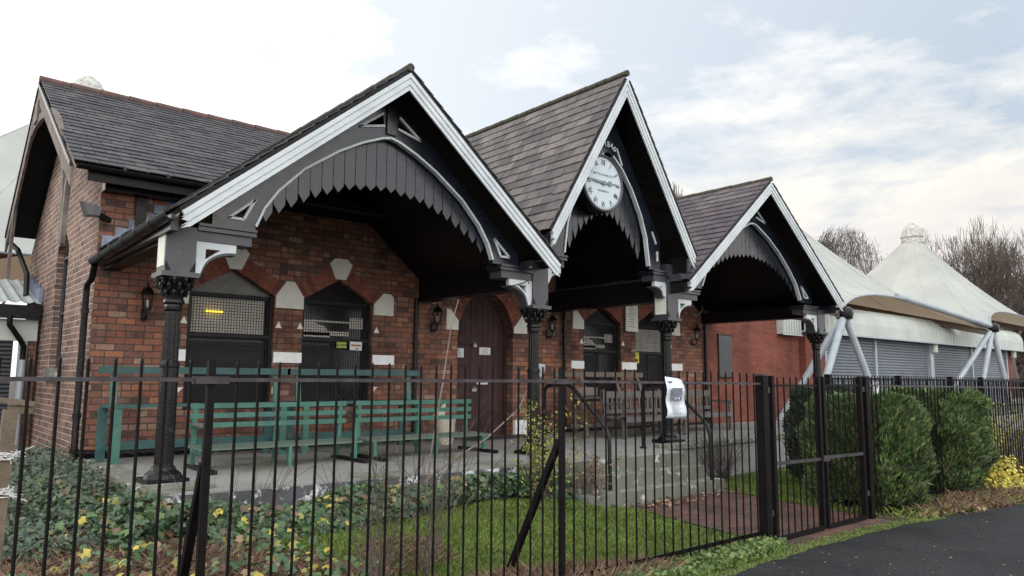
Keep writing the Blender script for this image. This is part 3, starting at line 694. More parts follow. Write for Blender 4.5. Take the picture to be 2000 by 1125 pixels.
# --- columns, posts, brackets, beams
CX = [2.29, 7.32, 10.44, 15.67]; CY = 8.12
def column(x, ztop, i):
    mb = MB(); n = 24; prof = [(.115, 0), (.115, .05), (.10, .12), (.094, .20), (.090, 1.16), (.096, 1.17), (.096, 1.20), (.080, 1.23), (.074, 1.74), (.086, 1.76), (.088, 1.79), (.08, 1.83)]
    vs = []
    for r, z in prof:
        for k in range(n):
            fl = .88 if (k % 2 and 1.22 < z < 1.75) else .97 if (k % 2 and .15 < z < 1.17) else 1
            vs.append((x+r*fl*math.cos(2*math.pi*k/n), CY+r*fl*math.sin(2*math.pi*k/n), PT+z))
    mb.add(vs, [(a*n+k, a*n+(k+1) % n, (a+1)*n+(k+1) % n, (a+1)*n+k) for a in range(len(prof)-1) for k in range(n)])
    col = mb.build('column', M['blackiron'], B)
    MB().box(x-.20, x+.20, CY-.20, CY+.20, PT, PT+.06).lathe([(.185, .06), (.17, .10), (.12, .14), (.11, .17)], (x, CY, PT), 16).build('column_base', M['blackiron'], col)
    # leafy capital
    mb = MB(); mb.lathe([(.085, 1.81), (.105, 1.83), (.105, 1.85), (.09, 1.87), (.10, 1.93), (.13, 2.02), (.155, 2.07), (.155, 2.085)], (x, CY, PT), 20)
    for lv, (r, z, s) in enumerate(((.115, 1.93, .028), (.145, 2.0, .032), (.168, 2.055, .034))):
        for k in range(10):
            a = 2*math.pi*(k+.5*(lv % 2))/10; c = Vector((x+r*math.cos(a), CY+r*math.sin(a), PT+z))
            mb.tube([c+Vector((0, 0, -s*1.2)), c, c+Vector((math.cos(a)*s*.7, math.sin(a)*s*.7, s*.5)), c+Vector((math.cos(a)*s*.9, math.sin(a)*s*.9, -s*.1))], [s*.5, s*.75, s*.6, s*.3], 6)
    mb.build('capital', M['blackiron'], col, True)
    MB().box(x-.185, x+.185, CY-.185, CY+.185, PT+2.09, PT+2.14).build('abacus', M['grey'], col)
    mb = MB().box(x-.15, x+.15, CY-.15, CY+.15, PT+2.14, ztop)
    pb = mb.build('post_block', M['grey'], col)
    mb = MB()
    for sx in (-1, 1): mb.prism([[(x+sx*.15, PT+2.15), (x+sx*.09, PT+2.15), (x+sx*.15, PT+2.26)]], CY-.1535, CY-.1505)
    mb.build('chamfer_stop', M['soffit'], col)
    MB().box(x-.155, x-.1505, CY-.12, CY+.12, PT+2.2, ztop-.1).build('edge_strip', M['cream'], col)
    return col
cols = [column(CX[0], 3.16, 0), column(CX[1], 3.34, 1), column(CX[2], 3.34, 2), column(CX[3], 3.16, 3)]
def bracket(x, sg, zt, size, par, stub, mat='white'):
    """pierced quarter bracket leaving the post at x in direction sg, under a moulded stub beam"""
    x0 = x+sg*.155; h = size*.86; L = size
    pts = [(x0, zt), (x0+sg*L, zt), (x0+sg*L, zt-.09)]
    for i in range(1, 9):
        a = math.pi/2*i/9; pts.append((x0+sg*(L-.02-(L-.09)*math.sin(a)), zt-.09-(h-.12)*(1-math.cos(a))))
    pts += [(x0+sg*.05, zt-h), (x0, zt-h)]
    hole = [(x0+sg*.10, zt-.075), (x0+sg*L*.60, zt-.075), (x0+sg*.10, zt-h*.52)]
    b = MB().prism([pts, hole], CY-.115, CY-.05).build('bracket', M[mat], par)
    off = [(p[0]+sg*.012, p[1]-.022) for p in pts[2:]]
    MB().prism([pts[2:]+off[::-1]], CY-.10, CY+.06).build('bracket_soffit', M['grey'], b)
    x1 = x0+sg*stub
    lo_, hi_ = min(x0, x1), max(x0, x1)
    sb = MB().box(lo_, hi_, CY-.13, CY+.13, zt+.002, zt+.105).build('stub_beam', M['grey'], par)
    l2, h2 = (lo_, hi_+.04) if sg > 0 else (lo_-.04, hi_)
    MB().box(l2, h2, CY-.165, CY+.16, zt+.107, zt+.135).box(l2, h2, CY-.15, CY+.15, zt+.137, zt+.155).box(l2, h2, CY-.18, CY+.17, zt+.157, zt+.185).build('cornice', M['black'], par)
bracket(CX[0], 1, 3.03, .42, cols[0], .58)
bracket(CX[1], -1, 3.03, .42, cols[1], .58)
bracket(CX[1], 1, 3.29, .29, cols[1], .34)
bracket(CX[2], -1, 3.29, .29, cols[2], .34)
bracket(CX[2], 1, 3.03, .42, cols[2], .58)
bracket(CX[3], -1, 3.03, .42, cols[3], .58)
# posts rising past the centre gable
for x, c in ((CX[1], cols[1]), (CX[2], cols[2])):
    MB().box(x-.10, x+.10, CY-.1, CY+.1, 3.345, 3.62).build('upper_post', M['grey'], c)
# beams running back to the wall (fascia of each valley)
for x, z0, z1, w2 in ((CX[0], 3.02, 3.20, .10), (CX[1], 2.95, 3.36, .14), (CX[2], 2.97, 3.36, .14), (CX[3], 3.0, 3.26, .14)):
    MB().box(x-w2, x+w2, CY+.155, WY-.002, z0, z1).build('porch_beam', M['soffit'], B)
# front ends of the valleys between gables, lead and dark boards
MB().box(7.20, 7.44, 7.72, 7.97, 3.30, 3.42).build('valley_end', M['grey'], B)
MB().box(10.34, 10.54, 7.72, 7.97, 3.30, 3.42).build('valley_end', M['grey'], B)
M['leadd'] = pm('dull lead gutter', (.10, .10, .12), (.15, .15, .18), rough=.5, scale=7)
mb = MB(); mb.prism([[(10.55, 3.40), (10.62, 3.45), (10.55, 3.70)]], 7.70, 10.9); mb.build('lead_valley', M['leadd'], B)
MB().box(10.51, 10.545, 7.74, 10.98, 3.26, 3.74).build('valley_cheek', M['soffit'], B)
MB().box(7.255, 7.29, 7.74, 10.98, 3.26, 3.76).build('valley_cheek', M['soffit'], B)
# eaves gutters of the two outer porch slopes and g2/g3 valley eaves
def gutter(pts, r, name='gutter', joints=True, mat='blackiron', par=B):
    mb = MB(); n = 9
    P = [Vector(p) for p in pts]; d = (P[-1]-P[0]).normalized(); side = d.cross(Vector((0, 0, 1))).normalized()
    vs = []
    for p in (P[0], P[-1]):
        for rad in (r, r-.008):
            for k in range(n): a = math.pi+math.pi*k/(n-1); vs.append(p+side*rad*math.cos(a)+Vector((0, 0, 1))*rad*math.sin(a))
    fs = []
    for k in range(n-1):
        fs += [(k, k+1, 2*n+k+1, 2*n+k), (n+k, 3*n+k, 3*n+k+1, n+k+1), (k, n+k, n+k+1, k+1), (2*n+k, 2*n+k+1, 3*n+k+1, 3*n+k)]
    fs += [(0, 2*n, 3*n, n), (n-1, 2*n-1, 4*n-1, 3*n-1)]
    mb.add(vs, fs)
    if joints:
        L = (P[-1]-P[0]).length; k = int(L/.55)
        for i in range(1, k+1):
            c = P[0]+d*(i*L/(k+1)); mb.tube([c-d*.02, c+d*.02], r+.006, 12, False)
    return mb.build(name, M[mat], par, True)
gutter([(2.06, 7.54, 3.21), (2.03, 10.75, 3.10)], .078)
gutter([(16.0, 7.60, 3.22), (16.0, 10.9, 3.16)], .06)
MB().box(2.10, 2.18, 7.72, 10.95, 3.06, 3.22).build('eaves_board', M['grey'], B)
MB().box(15.83, 15.9, 7.72, 10.95, 3.08, 3.26).build('eaves_board', M['black'], B)
MB().box(10.36, 10.44, 7.66, 7.95, 3.10, 3.27).build('eaves_board', M['soffit'], B)
MB().box(7.14, 7.22, 7.66, 7.98, 3.52, 3.68).build('eaves_board', M['soffit'], B)
# --- main roof
ex0, ex1 = 1.66, 15.6
ey, ez, ry, rz, by, bz = 10.56, 4.27, 14.0, 6.36, 16.75, 4.22
s = Vector((0, ry-ey, rz-ez)); Ls = s.length; nn = Vector((0, -(rz-ez), ry-ey)).normalized()
mb = MB(); slates(mb, Vector((ex0, ey, ez))-s.normalized()*.06+nn*.06, (1, 0, 0), s, nn, ex1-ex0, Ls+.06, .30, .185)
s2 = Vector((0, ry-by, rz-bz)); nb = Vector((0, (rz-bz), by-ry)).normalized()
slates(mb, Vector((ex0, by, bz))-s2.normalized()*.06+nb*.06, (1, 0, 0), s2, nb, ex1-ex0, s2.length+.06, .6, .35)
MR = mb.build('main_roof', M['slatedk'], B)
mb = MB()
for p0, p1, n_ in (((ey, ez), (ry, rz), nn), ((by, bz), (ry, rz), nb)):
    a = [(p0[0], p0[1]), (p1[0], p1[1]), (p1[0]+n_.y*0, p1[1]+.055), (p0[0], p0[1]+.06)]
    mb.prism([a], ex0+.04, ex1, 'yz')
mb.build('soffit', M['soffit'], MR)
mb = MB(); x = ex0-.02
while x < ex1:
    mb.tube([(x, ry, rz+.085), (min(x+.44, ex1), ry, rz+.08)], [.075, .068], 10); x += .45
mb.build('ridge_tiles', M['ridge'], MR, True)
gutter([(ex0+.05, ey-.06, ez+.0), (ex1, ey-.06, ez-.0)], .06, par=MR)
MB().box(1.85, 15.6, ey+.01, ey+.05, 4.10, 4.25).build('fascia', M['soffit'], MR)
MB().box(2.1, 3.9, 10.80, 10.995, 4.06, 4.20).build('wall_plate', M['blackiron'], MR)
# left gable bargeboards (seen edge-on from the camera)
def barge_yz(p0, p1, o0, o1, x0, x1, mat, name='bargeboard'):
    dy, dz = p1[0]-p0[0], p1[1]-p0[1]; v = math.hypot(dy, dz)/abs(dy)
    return MB().prism([[(p0[0], p0[1]-o0*v), (p1[0], p1[1]-o0*v), (p1[0], p1[1]-o1*v), (p0[0], p0[1]-o1*v)]], x0, x1, 'yz').build(name, M[mat], MR)
M['paleold'] = pm('flaking pale bargeboard', (.17, .135, .115), (.07, .055, .05), rough=.8, scale=6, bmp=.6, bsc=20)
for p0 in ((ey, ez), (by, bz)):
    barge_yz(p0, (ry, rz), -.03, .03, ex0-.03, ex0+.0, 'blackiron', 'verge')
    barge_yz(p0, (ry, rz), .03, .24, ex0-.01, ex0+.03, 'paleold')
# arched braces in the left gable
mb = MB()
for sg, (y0, z0) in ((-1, (11.05, 3.35)), (1, (16.2, 3.35))):
    pts = []
    for i in range(13):
        t = i/12; pts.append((ry+(y0-ry)*math.sin(t*math.pi/2), z0+(rz-.62-z0)*math.cos(t*math.pi/2)**.8 if t < 1 else z0))
    for (a, b), (c, d) in zip(pts, pts[1:]): mb.bar((ex0+.02, a, b), (ex0+.02, c, d), .05, .13, (0, d-b, -(c-a)))
mb.build('arched_brace', M['paleold'], MR)
for q_ in (((ex0+.02, 10.95, 3.30), (ex0+.02, 10.85, 4.15), .06, .10), ((ex0+.02, ry, rz-.65), (ex0+.02, ry, rz-.3), .10, .3)): MB().bar(*q_, (0, 1, 0)).build('gable_bracket', M['paleold'], MR)
# downpipes
def pipe(pts, r, mat='blackiron', name='downpipe', par=B, cl=()):
    mb = MB().tube(pts, r, 10)
    for c in cl: mb.tube([(c[0], c[1], c[2]-.03), (c[0], c[1], c[2]+.03)], r+.012, 10)
    return mb.build(name, M[mat], par, True)
pipe([(2.03, 10.72, 3.03), (2.03, 10.78, 2.93), (2.03, 10.85, 2.86), (2.0, 10.93, 2.80), (2.0, 10.95, 2.7), (2.0, 10.95, .62), (2.0, 10.90, .40), (2.0, 10.82, .22)], .042, cl=[(2.0, 10.95, 2.45), (2.0, 10.95, 1.1), (2.0, 10.95, .66)])
pipe([(2.02, 10.93, .63), (2.5, 10.93, .61)], .045)
pipe([(7.10, 10.94, .54), (7.10, 10.94, 3.0)], .038, cl=[(7.1, 10.94, 2.2)])
pipe([(10.72, 10.94, .54), (10.72, 10.94, 3.0)], .038, cl=[(10.72, 10.94, 2.6)])
pipe([(15.60, 10.94, .54), (15.60, 10.94, 3.0)], .042)
pipe([(1.72, 16.7, 4.1), (1.80, 16.2, 3.9), (1.9, 15.6, 3.4), (1.9, 15.5, 3.0)], .045)
MB().box(2.52, 2.66, 10.93, 10.996, 3.46, 4.10).build('conduit_box', M['blackiron'], B)
# stepped lead flashing where the porch slope meets the wall
mb = MB()
sl = (5.39-3.24)/(4.76-2.13)
for i in range(11):
    x = 2.14+i*.155; z = 3.24+(x-2.13)*sl+.07
    if z > 4.3: break
    mb.box(x, x+.158, 10.965-.002*(i % 2), 10.994, z-.06, z+.16+.0*(i % 2))
mb.build('lead_flashing', M['lead'], B)
# wall top stain-free dentil: hooks for hanging baskets
for p in ((CX[2]+.60, CY-.03, 3.0), ):
    mb = MB().tube([(p[0]+.02, p[1], 3.13), (p[0]+.02, p[1], 2.92), (p[0]+.08, p[1], 2.80), (p[0]+.22, p[1], 2.77), (p[0]+.36, p[1], 2.83), (p[0]+.44, p[1], 2.93), (p[0]+.40, p[1], 2.97)], .010, 6)
    mb.build('basket_hook', M['blackiron'], B, True)
MB().tube([(CX[1]-.62, CY-.05, 3.12), (CX[1]-.62, CY-.1, 2.9), (CX[1]-.35, CY-.18, 2.98), (CX[1]-.28, CY-.18, 3.02), (CX[1]-.25, CY-.18, 2.97)], .008, 6).build('basket_hook', M['blackiron'], B, True)

# ------------------------------------------------------------------ clock
K = empty('clock', (8.50, 7.9, 4.66), 'round white clock with Roman numerals hanging in the tall centre gable', 'clock')
kc = (8.52, 4.70); kr = .415
ky = 7.83
def disc(r, y0, y1, n=48):
    return MB().prism([[(kc[0]+r*math.cos(2*math.pi*i/n), kc[1]+r*math.sin(2*math.pi*i/n)) for i in range(n)]], y0, y1)
disc(kr+.055, ky, ky+.17).build('case', M['blackiron'], K)
mb = MB(); mb.tube([(kc[0]+(kr+.03)*math.cos(2*math.pi*i/48), ky-.003, kc[1]+(kr+.03)*math.sin(2*math.pi*i/48)) for i in range(49)], .026, 8, False); mb.build('bezel', M['grey'], K, True)
dl = disc(kr+.01, ky-.008, ky-.002).build('dial', M['dial'], K)
def krot(a): return Matrix.Translation((kc[0], 0, kc[1])) @ Matrix.Rotation(a, 4, 'Y')
for i, s_ in enumerate(('XII', 'I', 'II', 'III', 'IIII', 'V', 'VI', 'VII', 'VIII', 'IX', 'X', 'XI')):
    a = 2*math.pi*i/12
    rm = krot(a) @ Matrix.Translation((0, ky-.012, kr*.80)) @ Matrix.Rotation(R(90), 4, 'X') @ Matrix.Scale(.80, 4, (1, 0, 0))
    text_mesh('numeral', s_, .125, M['numer'], dl, rm, .001, .85)
mb = MB()
for i in range(60):
    a = 2*math.pi*i/60; c, s_ = math.sin(a), math.cos(a)
    mb.bar((kc[0]+c*(kr*.945), ky-.012, kc[1]+s_*kr*.945), (kc[0]+c*(kr*.985), ky-.012, kc[1]+s_*kr*.985), .006 if i % 5 else .014, .004, (0, 1, 0))
mb.build('minute_track', M['numer'], dl)
text_mesh('lettering', 'BRITTS & SONS LTD', .052, M['hand'], dl, facing(kc[0], ky-.012, kc[1]+.135), .001, 1.0)
text_mesh('lettering', 'NORWICH', .05, M['hand'], dl, facing(kc[0], ky-.012, kc[1]-.13), .001, 1.0)
def hand(a, L, tail, blob, y, name):
    c, s_ = math.sin(a), math.cos(a); P = lambda d: (kc[0]+c*d, y, kc[1]+s_*d)
    mb = MB().bar(P(-tail), P(L*.62), .034, .005, (0, 1, 0)).bar(P(L*.62), P(L), .018, .0045, (0, 1, 0))
    mb.prism([[(kc[0]+.035*math.cos(t), kc[1]+.035*math.sin(t)) for t in [i*math.pi/6 for i in range(12)]]], y-.004, y+.002)
    if blob:
        mb.prism([[(P(blob)[0]+.045*math.cos(t), P(blob)[2]+.045*math.sin(t)) for t in [i*math.pi/5 for i in range(10)]]], y-.003, y+.001)
    mb.build(name, M['hand'], K)
hand(R(86), .30, .03, .15, ky-.022, 'hour_hand'); hand(R(274), .37, .05, 0, ky-.034, 'minute_hand')
D8 = empty('date_numerals', (8.62, 7.98, 5.4), 'white numerals 1846 fixed in an arc above the clock', 'date')
for ch, px_, pz_, ang in (('1', 8.765, 5.425, -14), ('8', 8.835, 5.435, -4), ('4', 8.91, 5.425, 7), ('6', 8.985, 5.39, 17)):
    rm = Matrix.Translation((px_, 7.99, pz_)) @ Matrix.Rotation(R(ang), 4, 'Y') @ Matrix.Rotation(R(90), 4, 'X')
    text_mesh('numeral', ch, .14, M['white'], D8, rm, .008)

# ------------------------------------------------------------------ wall lanterns
LG = 'black wall lanterns on the porch wall'
def lantern(x, z, label):
    L = empty('wall_lantern', (x, 10.99, z), label, 'lantern', LG)
    MB().box(x-.035, x+.035, 10.96, 10.994, z-.16, z+.02).tube([(x, 10.97, z-.12), (x, 10.90, z-.14), (x+.0, 10.84, z-.08), (x, 10.84, z-.02)], .014, 8).build('wall_arm', M['blackiron'], L, True)
    c = (x, 10.84, z)
    mb = MB(); n = 6; bot, tp = [], []
    for k in range(n):
        a = math.pi*2*k/n; bot.append((c[0]+.05*math.cos(a), c[1]+.05*math.sin(a), z)); tp.append((c[0]+.085*math.cos(a), c[1]+.085*math.sin(a), z+.2))
    for b, t_ in zip(bot, tp): mb.bar(b, t_, .012, .012)
    for r_ in (bot, tp):
        for i in range(n): mb.bar(r_[i], r_[(i+1) % n], .012, .012)
    mb.lathe([(.052, -.03), (.055, 0)], c, 6)
    mb.lathe([(.10, .20), (.06, .27), (.02, .30), (.02, .33), (.005, .36)], c, 6)
    mb.build('lantern_cage', M['blackiron'], L)
    MB().lathe([(.018, .02), (.018, .12)], c, 8).build('candle', M['paper'], L)
lantern(2.72, 2.52, 'black wall lantern behind the leftmost porch column'); lantern(7.48, 2.58, 'black wall lantern between the windows and the brown door, beside a downpipe')
lantern(10.28, 2.58, 'black wall lantern to the right of the brown door arch'); lantern(15.12, 2.60, 'rightmost black wall lantern, next to the newer brick wall')
# floodlight
FL = empty('floodlight', (2.1, 10.9, 3.72), 'small black floodlight on the upper left corner of the brick wall', 'floodlight')
MB().prism([[(1.84, 3.86), (2.08, 3.82), (2.06, 3.70), (1.90, 3.68)]], 10.78, 10.92).build('lamp_head', M['grey'], FL)
MB().bar((2.05, 10.90, 3.74), (2.22, 10.97, 3.68), .06, .06).build('arm', M['blackiron'], FL)
MB().prism([[(1.86, 3.85), (1.99, 3.835), (2.0, 3.70), (1.92, 3.69)]], 10.772, 10.778).build('lamp_glass', M['glass'], FL)
# grey notice board on the new wall handled with that building

# ------------------------------------------------------------------ newer building with shutters
NB = empty('shutter_building', (27, 12, 0), 'low newer red brick building with grey roller shutters and white curved corrugated eaves', 'building')
MB().prism([[(15.68, 0), (20.2, 0), (20.2, 3.35), (15.68, 3.35)]], 10.98, 11.25).build('brick_wall', M['bricknew'], NB)
for q_ in ((20.22, 20.75, 10.80, 11.25), (21.3, 21.75, 11.02, 11.3), (38.3, 38.9, 11.0, 11.4), (20.76, 21.29, 11.12, 11.3)): MB().box(*q_, 0, 3.05).build('brick_pier', M['bricknew'], NB)
def roller(x0, x1, y, z0, z1, mat, par, ex=.095):
    mb = MB(); z = z0
    while z < z1-.01:
        mb.add([(x0, y, z), (x1, y, z), (x1, y-.030, z+ex*.30), (x0, y-.030, z+ex*.30), (x1, y-.030, z+ex*.72), (x0, y-.030, z+ex*.72), (x1, y, z+ex*.97), (x0, y, z+ex*.97)], [(0, 1, 2, 3), (3, 2, 4, 5), (5, 4, 6, 7)]); z += ex
    mb.box(x0, x1, y+.004, y+.02, z0, z1)
    return mb.build('roller_shutter', M[mat], par)
px = [21.8, 25.2, 29.6, 34.0, 38.25]
for a, b in zip(px, px[1:]): roller(a+.06, b-.06, 11.08, PT, 3.04, 'roller', NB)
for i, x in enumerate(px): MB().box(x-.06, x+.06, 10.99, 11.12, PT, 3.04).build('shutter_post', M['steelw'], NB)
MB().box(29.55, 29.85, 10.93, 10.985, PT, 3.04).build('shutter_post', M['steelw'], NB)
for x in (29.75, 38.65): MB().lathe([(.0, 2.62), (.06, 2.64), (.12, 2.70), (.12, 2.98), (.10, 3.0)], (x, 10.86, 0), 10).build('bulkhead_lamp', M['fascia'], NB, True)
# curved corrugated eaves
mb = MB(); prof = [(10.72, 3.03), (10.72, 3.40), (10.75, 3.58), (10.84, 3.73), (10.98, 3.83), (11.2, 3.90), (11.8, 3.94)]
xs_ = np.arange(20.05, 39.6, .075); k = len(prof); vs = []
for i, x in enumerate(xs_):
    off = .05*(1 if (i//2) % 2 else 0)
    for j, (yy, zz) in enumerate(prof):
        ny, nz = (-1, 0) if j < 2 else (-.7, .7) if j < 5 else (0, 1)
        vs.append((x, yy+ny*off, zz+nz*off))
mb.add(vs, [(i*k+j, (i+1)*k+j, (i+1)*k+j+1, i*k+j+1) for i in range(len(xs_)-1) for j in range(k-1)])
mb.build('corrugated_eaves', M['fascia'], NB)
MB().prism([[(10.70, 3.03), (10.70, 3.42), (10.74, 3.60), (10.83, 3.75), (10.98, 3.86), (11.2, 3.93), (11.8, 3.97), (11.8, 3.03)]], 39.56, 39.62, 'yz').build('eaves_end', M['fascia'], NB)
MB().box(20.0, 39.7, 10.66, 10.80, 2.985, 3.035).build('eaves_gutter', M['steelw'], NB)
MB().box(20.1, 39.5, 11.3, 22, 3.4, 3.9).build('flat_roof', M['corr'], NB)
MB().box(20.1, 39.2, 11.32, 11.5, .5, 3.4).build('inner_wall', M['rollerdk'], NB)
mb = MB().box(19.0, 20.0, 10.78, 10.975, 2.90, 3.32)
for i in range(7): mb.box(19.03+i*.14, 19.10+i*.14, 10.755, 10.779, 2.92, 3.31)
mb.box(18.98, 20.02, 10.75, 10.779, 2.87, 2.899); mb.build('vent_box', M['fascia'], NB)
MB().box(20.8, 21.0, 10.9, 11.1, 2.45, 2.75).build('alarm_box', M['bin'], NB)
o = MB().box(16.16, 16.72, 10.93, 10.979, 1.70, 2.74).build('notice_board', M['grey']); tag(o, 'blank dark grey board on the newer red brick wall', 'notice board')
for z_ in (2.742, 1.665): MB().box(16.14, 16.74, 10.925, 10.978, z_, z_+.033).build('frame_strip', M['blackiron'], o)

# ------------------------------------------------------------------ tensile canopies
def canopy(cx, cy, H, xr, yr, zc, label, name='tensile_canopy', inn=1.1, up=.95, p=1.45):
    """four-cornered fabric cone; edge cables scalloped inwards"""
    T = empty(name, (cx, cy, zc), label, 'canopy', None)
    corners = [(cx-xr, cy-yr), (cx+xr, cy-yr), (cx+xr, cy+yr), (cx-xr, cy+yr)]
    edge = []
    for i in range(4):
        a, b = Vector(corners[i]), Vector(corners[(i+1) % 4]); m = (a+b)/2; inw = (Vector((cx, cy))-m).normalized()
        for k in range(16):
            t = k/16; bow = 4*t*(1-t); q = a.lerp(b, t)+inw*inn*bow; edge.append((q.x, q.y, zc+up*bow))
    n = len(edge); R0 = .36; rows = 16; vs = []
    for j in range(rows+1):
        s_ = j/rows
        for i, (ex_, ey_, ezz) in enumerate(edge):
            d = Vector((ex_-cx, ey_-cy)); dn = d.normalized(); st_ = dn*R0; q = st_+(d-st_)*s_
            z = ezz+(H-ezz)*(1-s_)**p
            vs.append((cx+q.x, cy+q.y, z))
    mb = MB(); mb.add(vs, [(j*n+i, j*n+(i+1) % n, (j+1)*n+(i+1) % n, (j+1)*n+i) for j in range(rows) for i in range(n)])
    o = mb.build('membrane', M['fabric'], T, True)
    # welded seams (thin raised strips) running from cap to edge
    mb = MB()
    for i in range(0, n, 4):
        pts = [Vector(vs[j*n+i])+Vector((0, 0, .004)) for j in range(rows+1)]
        mb.tube(pts, .010, 4, False)
    mb.build('seam', M['capm'], T)
    mb = MB()
    mb.tube([edge[i % n] for i in range(n+1)], .03, 6, False); mb.build('edge_cable', M['steelw'], T, True)
    MB().lathe([(.50, -.14), (.49, .0), (.46, .13), (.51, .15), (.49, .24), (.41, .50), (.28, .72), (.13, .84), (.02, .86)], (cx, cy, H), 20).build('cone_cap', M['capm'], T, True)
    # underside arms
    mb = MB()
    for c in corners: mb.bar((c[0], c[1], zc-.05), (cx+(c[0]-cx)*.08, cy+(c[1]-cy)*.08, zc+1.3), .16, .22)
    mb.build('frame_beam', M['tan'], T)
    return T
T1 = canopy(25.7, 14.9, 8.0, 5.95, 5.4, 3.48, 'nearer white fabric canopy cone rising behind the right hand porch')
T2 = canopy(37.55, 14.4, 8.35, 5.95, 4.9, 3.68, 'farther white fabric canopy cone over the grey shutters, cap showing whole')
T3 = canopy(3.8, 22.6, 8.96, 6.8, 6.0, 3.75, 'white fabric canopy behind the left end of the slate roof', up=.3, p=1.3)
def legs(x, y, z, feet, label):
    L = empty('canopy_support', (x, y, PT), label, 'support', 'white tubular supports of the fabric canopies')
    MB().lathe([(.02, -.16), (.20, -.14), (.24, .02), (.22, .14), (.12, .2), (.02, .22)], (x, y, z), 10).build('node', M['blackiron'], L, True)
    for fx, fy, fz in feet: MB().tube([(x, y, z), (fx, fy, fz)], .095, 12).build('leg', M['steelw'], L, True)
    return L
legs(19.95, 9.5, 3.42, [(18.6, 10.75, PT), (17.4, 9.2, PT), (20.9, 9.0, PT)], 'white three legged canopy support beside the rightmost porch column')
legs(31.65, 9.5, 3.6, [(28.4, 10.4, PT), (30.1, 9.7, PT), (32.2, 9.2, PT)], 'white three legged canopy support far right, in front of the last grey shutters')
for sx, L, z0 in ((31.65, 'white tube boom slung under the canopy edge towards the far right support', 3.72),):
    o = MB().tube([(26.3, 10.7, 4.50), (31.55, 9.5, 3.68)], .10, 12).build('boom', M['steelw'], T1, True)

# ------------------------------------------------------------------ outbuilding on the left
OB = empty('lean_to_store', (0, 15.2, 0), 'small lean-to store with corrugated roof and dark roller shutter at the left edge', 'store')
mb = MB(); xs2 = np.arange(-4, 2.09, .06)
vs = []
for i, x in enumerate(xs2):
    o_ = .02*math.cos(i*math.pi/1.5)
    vs += [(x, 14.85, 2.83+o_), (x, 17.2, 3.45+o_)]
mb.add(vs, [(2*i, 2*i+2, 2*i+3, 2*i+1) for i in range(len(xs2)-1)]); mb.build('corrugated_roof', M['corr'], OB)
MB().box(-4, 2.06, 14.88, 14.96, 2.56, 2.79).build('fascia', M['blackiron'], OB)
MB().box(-4, 2.05, 15.0, 15.1, 2.19, 2.555).build('lintel_panel', M['fascia'], OB)
roller(-2.5, 1.72, 15.05, .05, 2.18, 'rollerdk', OB, .07)
MB().box(1.80, 1.92, 14.98, 15.1, 0, 2.185).build('door_post', M['steelw'], OB)
for q_ in ((-4, -2.52), (1.93, 2.05)): MB().box(*q_, 15.02, 15.2, 0, 2.18).build('wall', M['brick'], OB)
pipe([(1.62, 14.82, 2.6), (1.62, 14.82, 2.45), (1.80, 14.9, 2.2), (1.86, 14.95, 2.1), (1.86, 14.95, 1.85)], .045, par=OB)
pipe([(1.86, 14.93, 1.87), (1.86, 14.93, .1)], .05, 'steelw', par=OB)
mb = MB()
for i in range(4): mb.box(2.03, 2.09, 15.0+i*.4, 15.38+i*.4, 2.86+i*.11, 3.12+i*.11)
mb.build('lead_flashing', M['lead'], OB)
RH = tag(MB().box(-10, 1.2, 19.0, 19.4, 0, 4.1).build('brick_wall', M['brick']), 'dark brick wall behind the corrugated store roof at the far left', 'wall')

# ------------------------------------------------------------------ benches
def high_bench(x0, x1, label):
    """tall backed green bench standing against the wall"""
    b = empty('high_back_bench', ((x0+x1)/2, 10.4, PT), label, 'bench', 'tall green benches against the wall')
    y = 10.42
    MB().box(x0-.17, x1+.17, y-.05, y-.015, 1.645, 1.735).build('top_rail', M['green1'], b)
    for x in (x0+.02, x1-.02):
        MB().bar((x, y+.03, 1.66), (x+.0, y-.02, 1.24), .035, .075, (1, 0, 0)).build('back_post', M['green2'], b)
        MB().bar((x, y-.30, 1.22), (x, y-.30, PT), .04, .09, (1, 0, 0)).build('leg', M['green2'], b)
        MB().bar((x-.10, y+.02, 1.22), (x-.10, y+.02, PT), .06, .10, (1, 0, 0)).build('leg', M['green1'], b)
        MB().box(x-.06, x+.02, y-.30, y+.05, .70, .75).build('end_rail', M['green1'], b)
    MB().box(x0-.10, x1+.10, y-.34, y+.04, 1.225, 1.262).build('seat', M['green1'], b)
    MB().box(x0+.04, x1-.04, y-.02, y+.015, .69, .80).build('stretcher', M['green1'], b)
    return b
high_bench(2.27, 4.42, 'tall dark green bench against the wall under the leftmost window')
high_bench(4.72, 6.66, 'tall dark green bench against the wall under the second window')
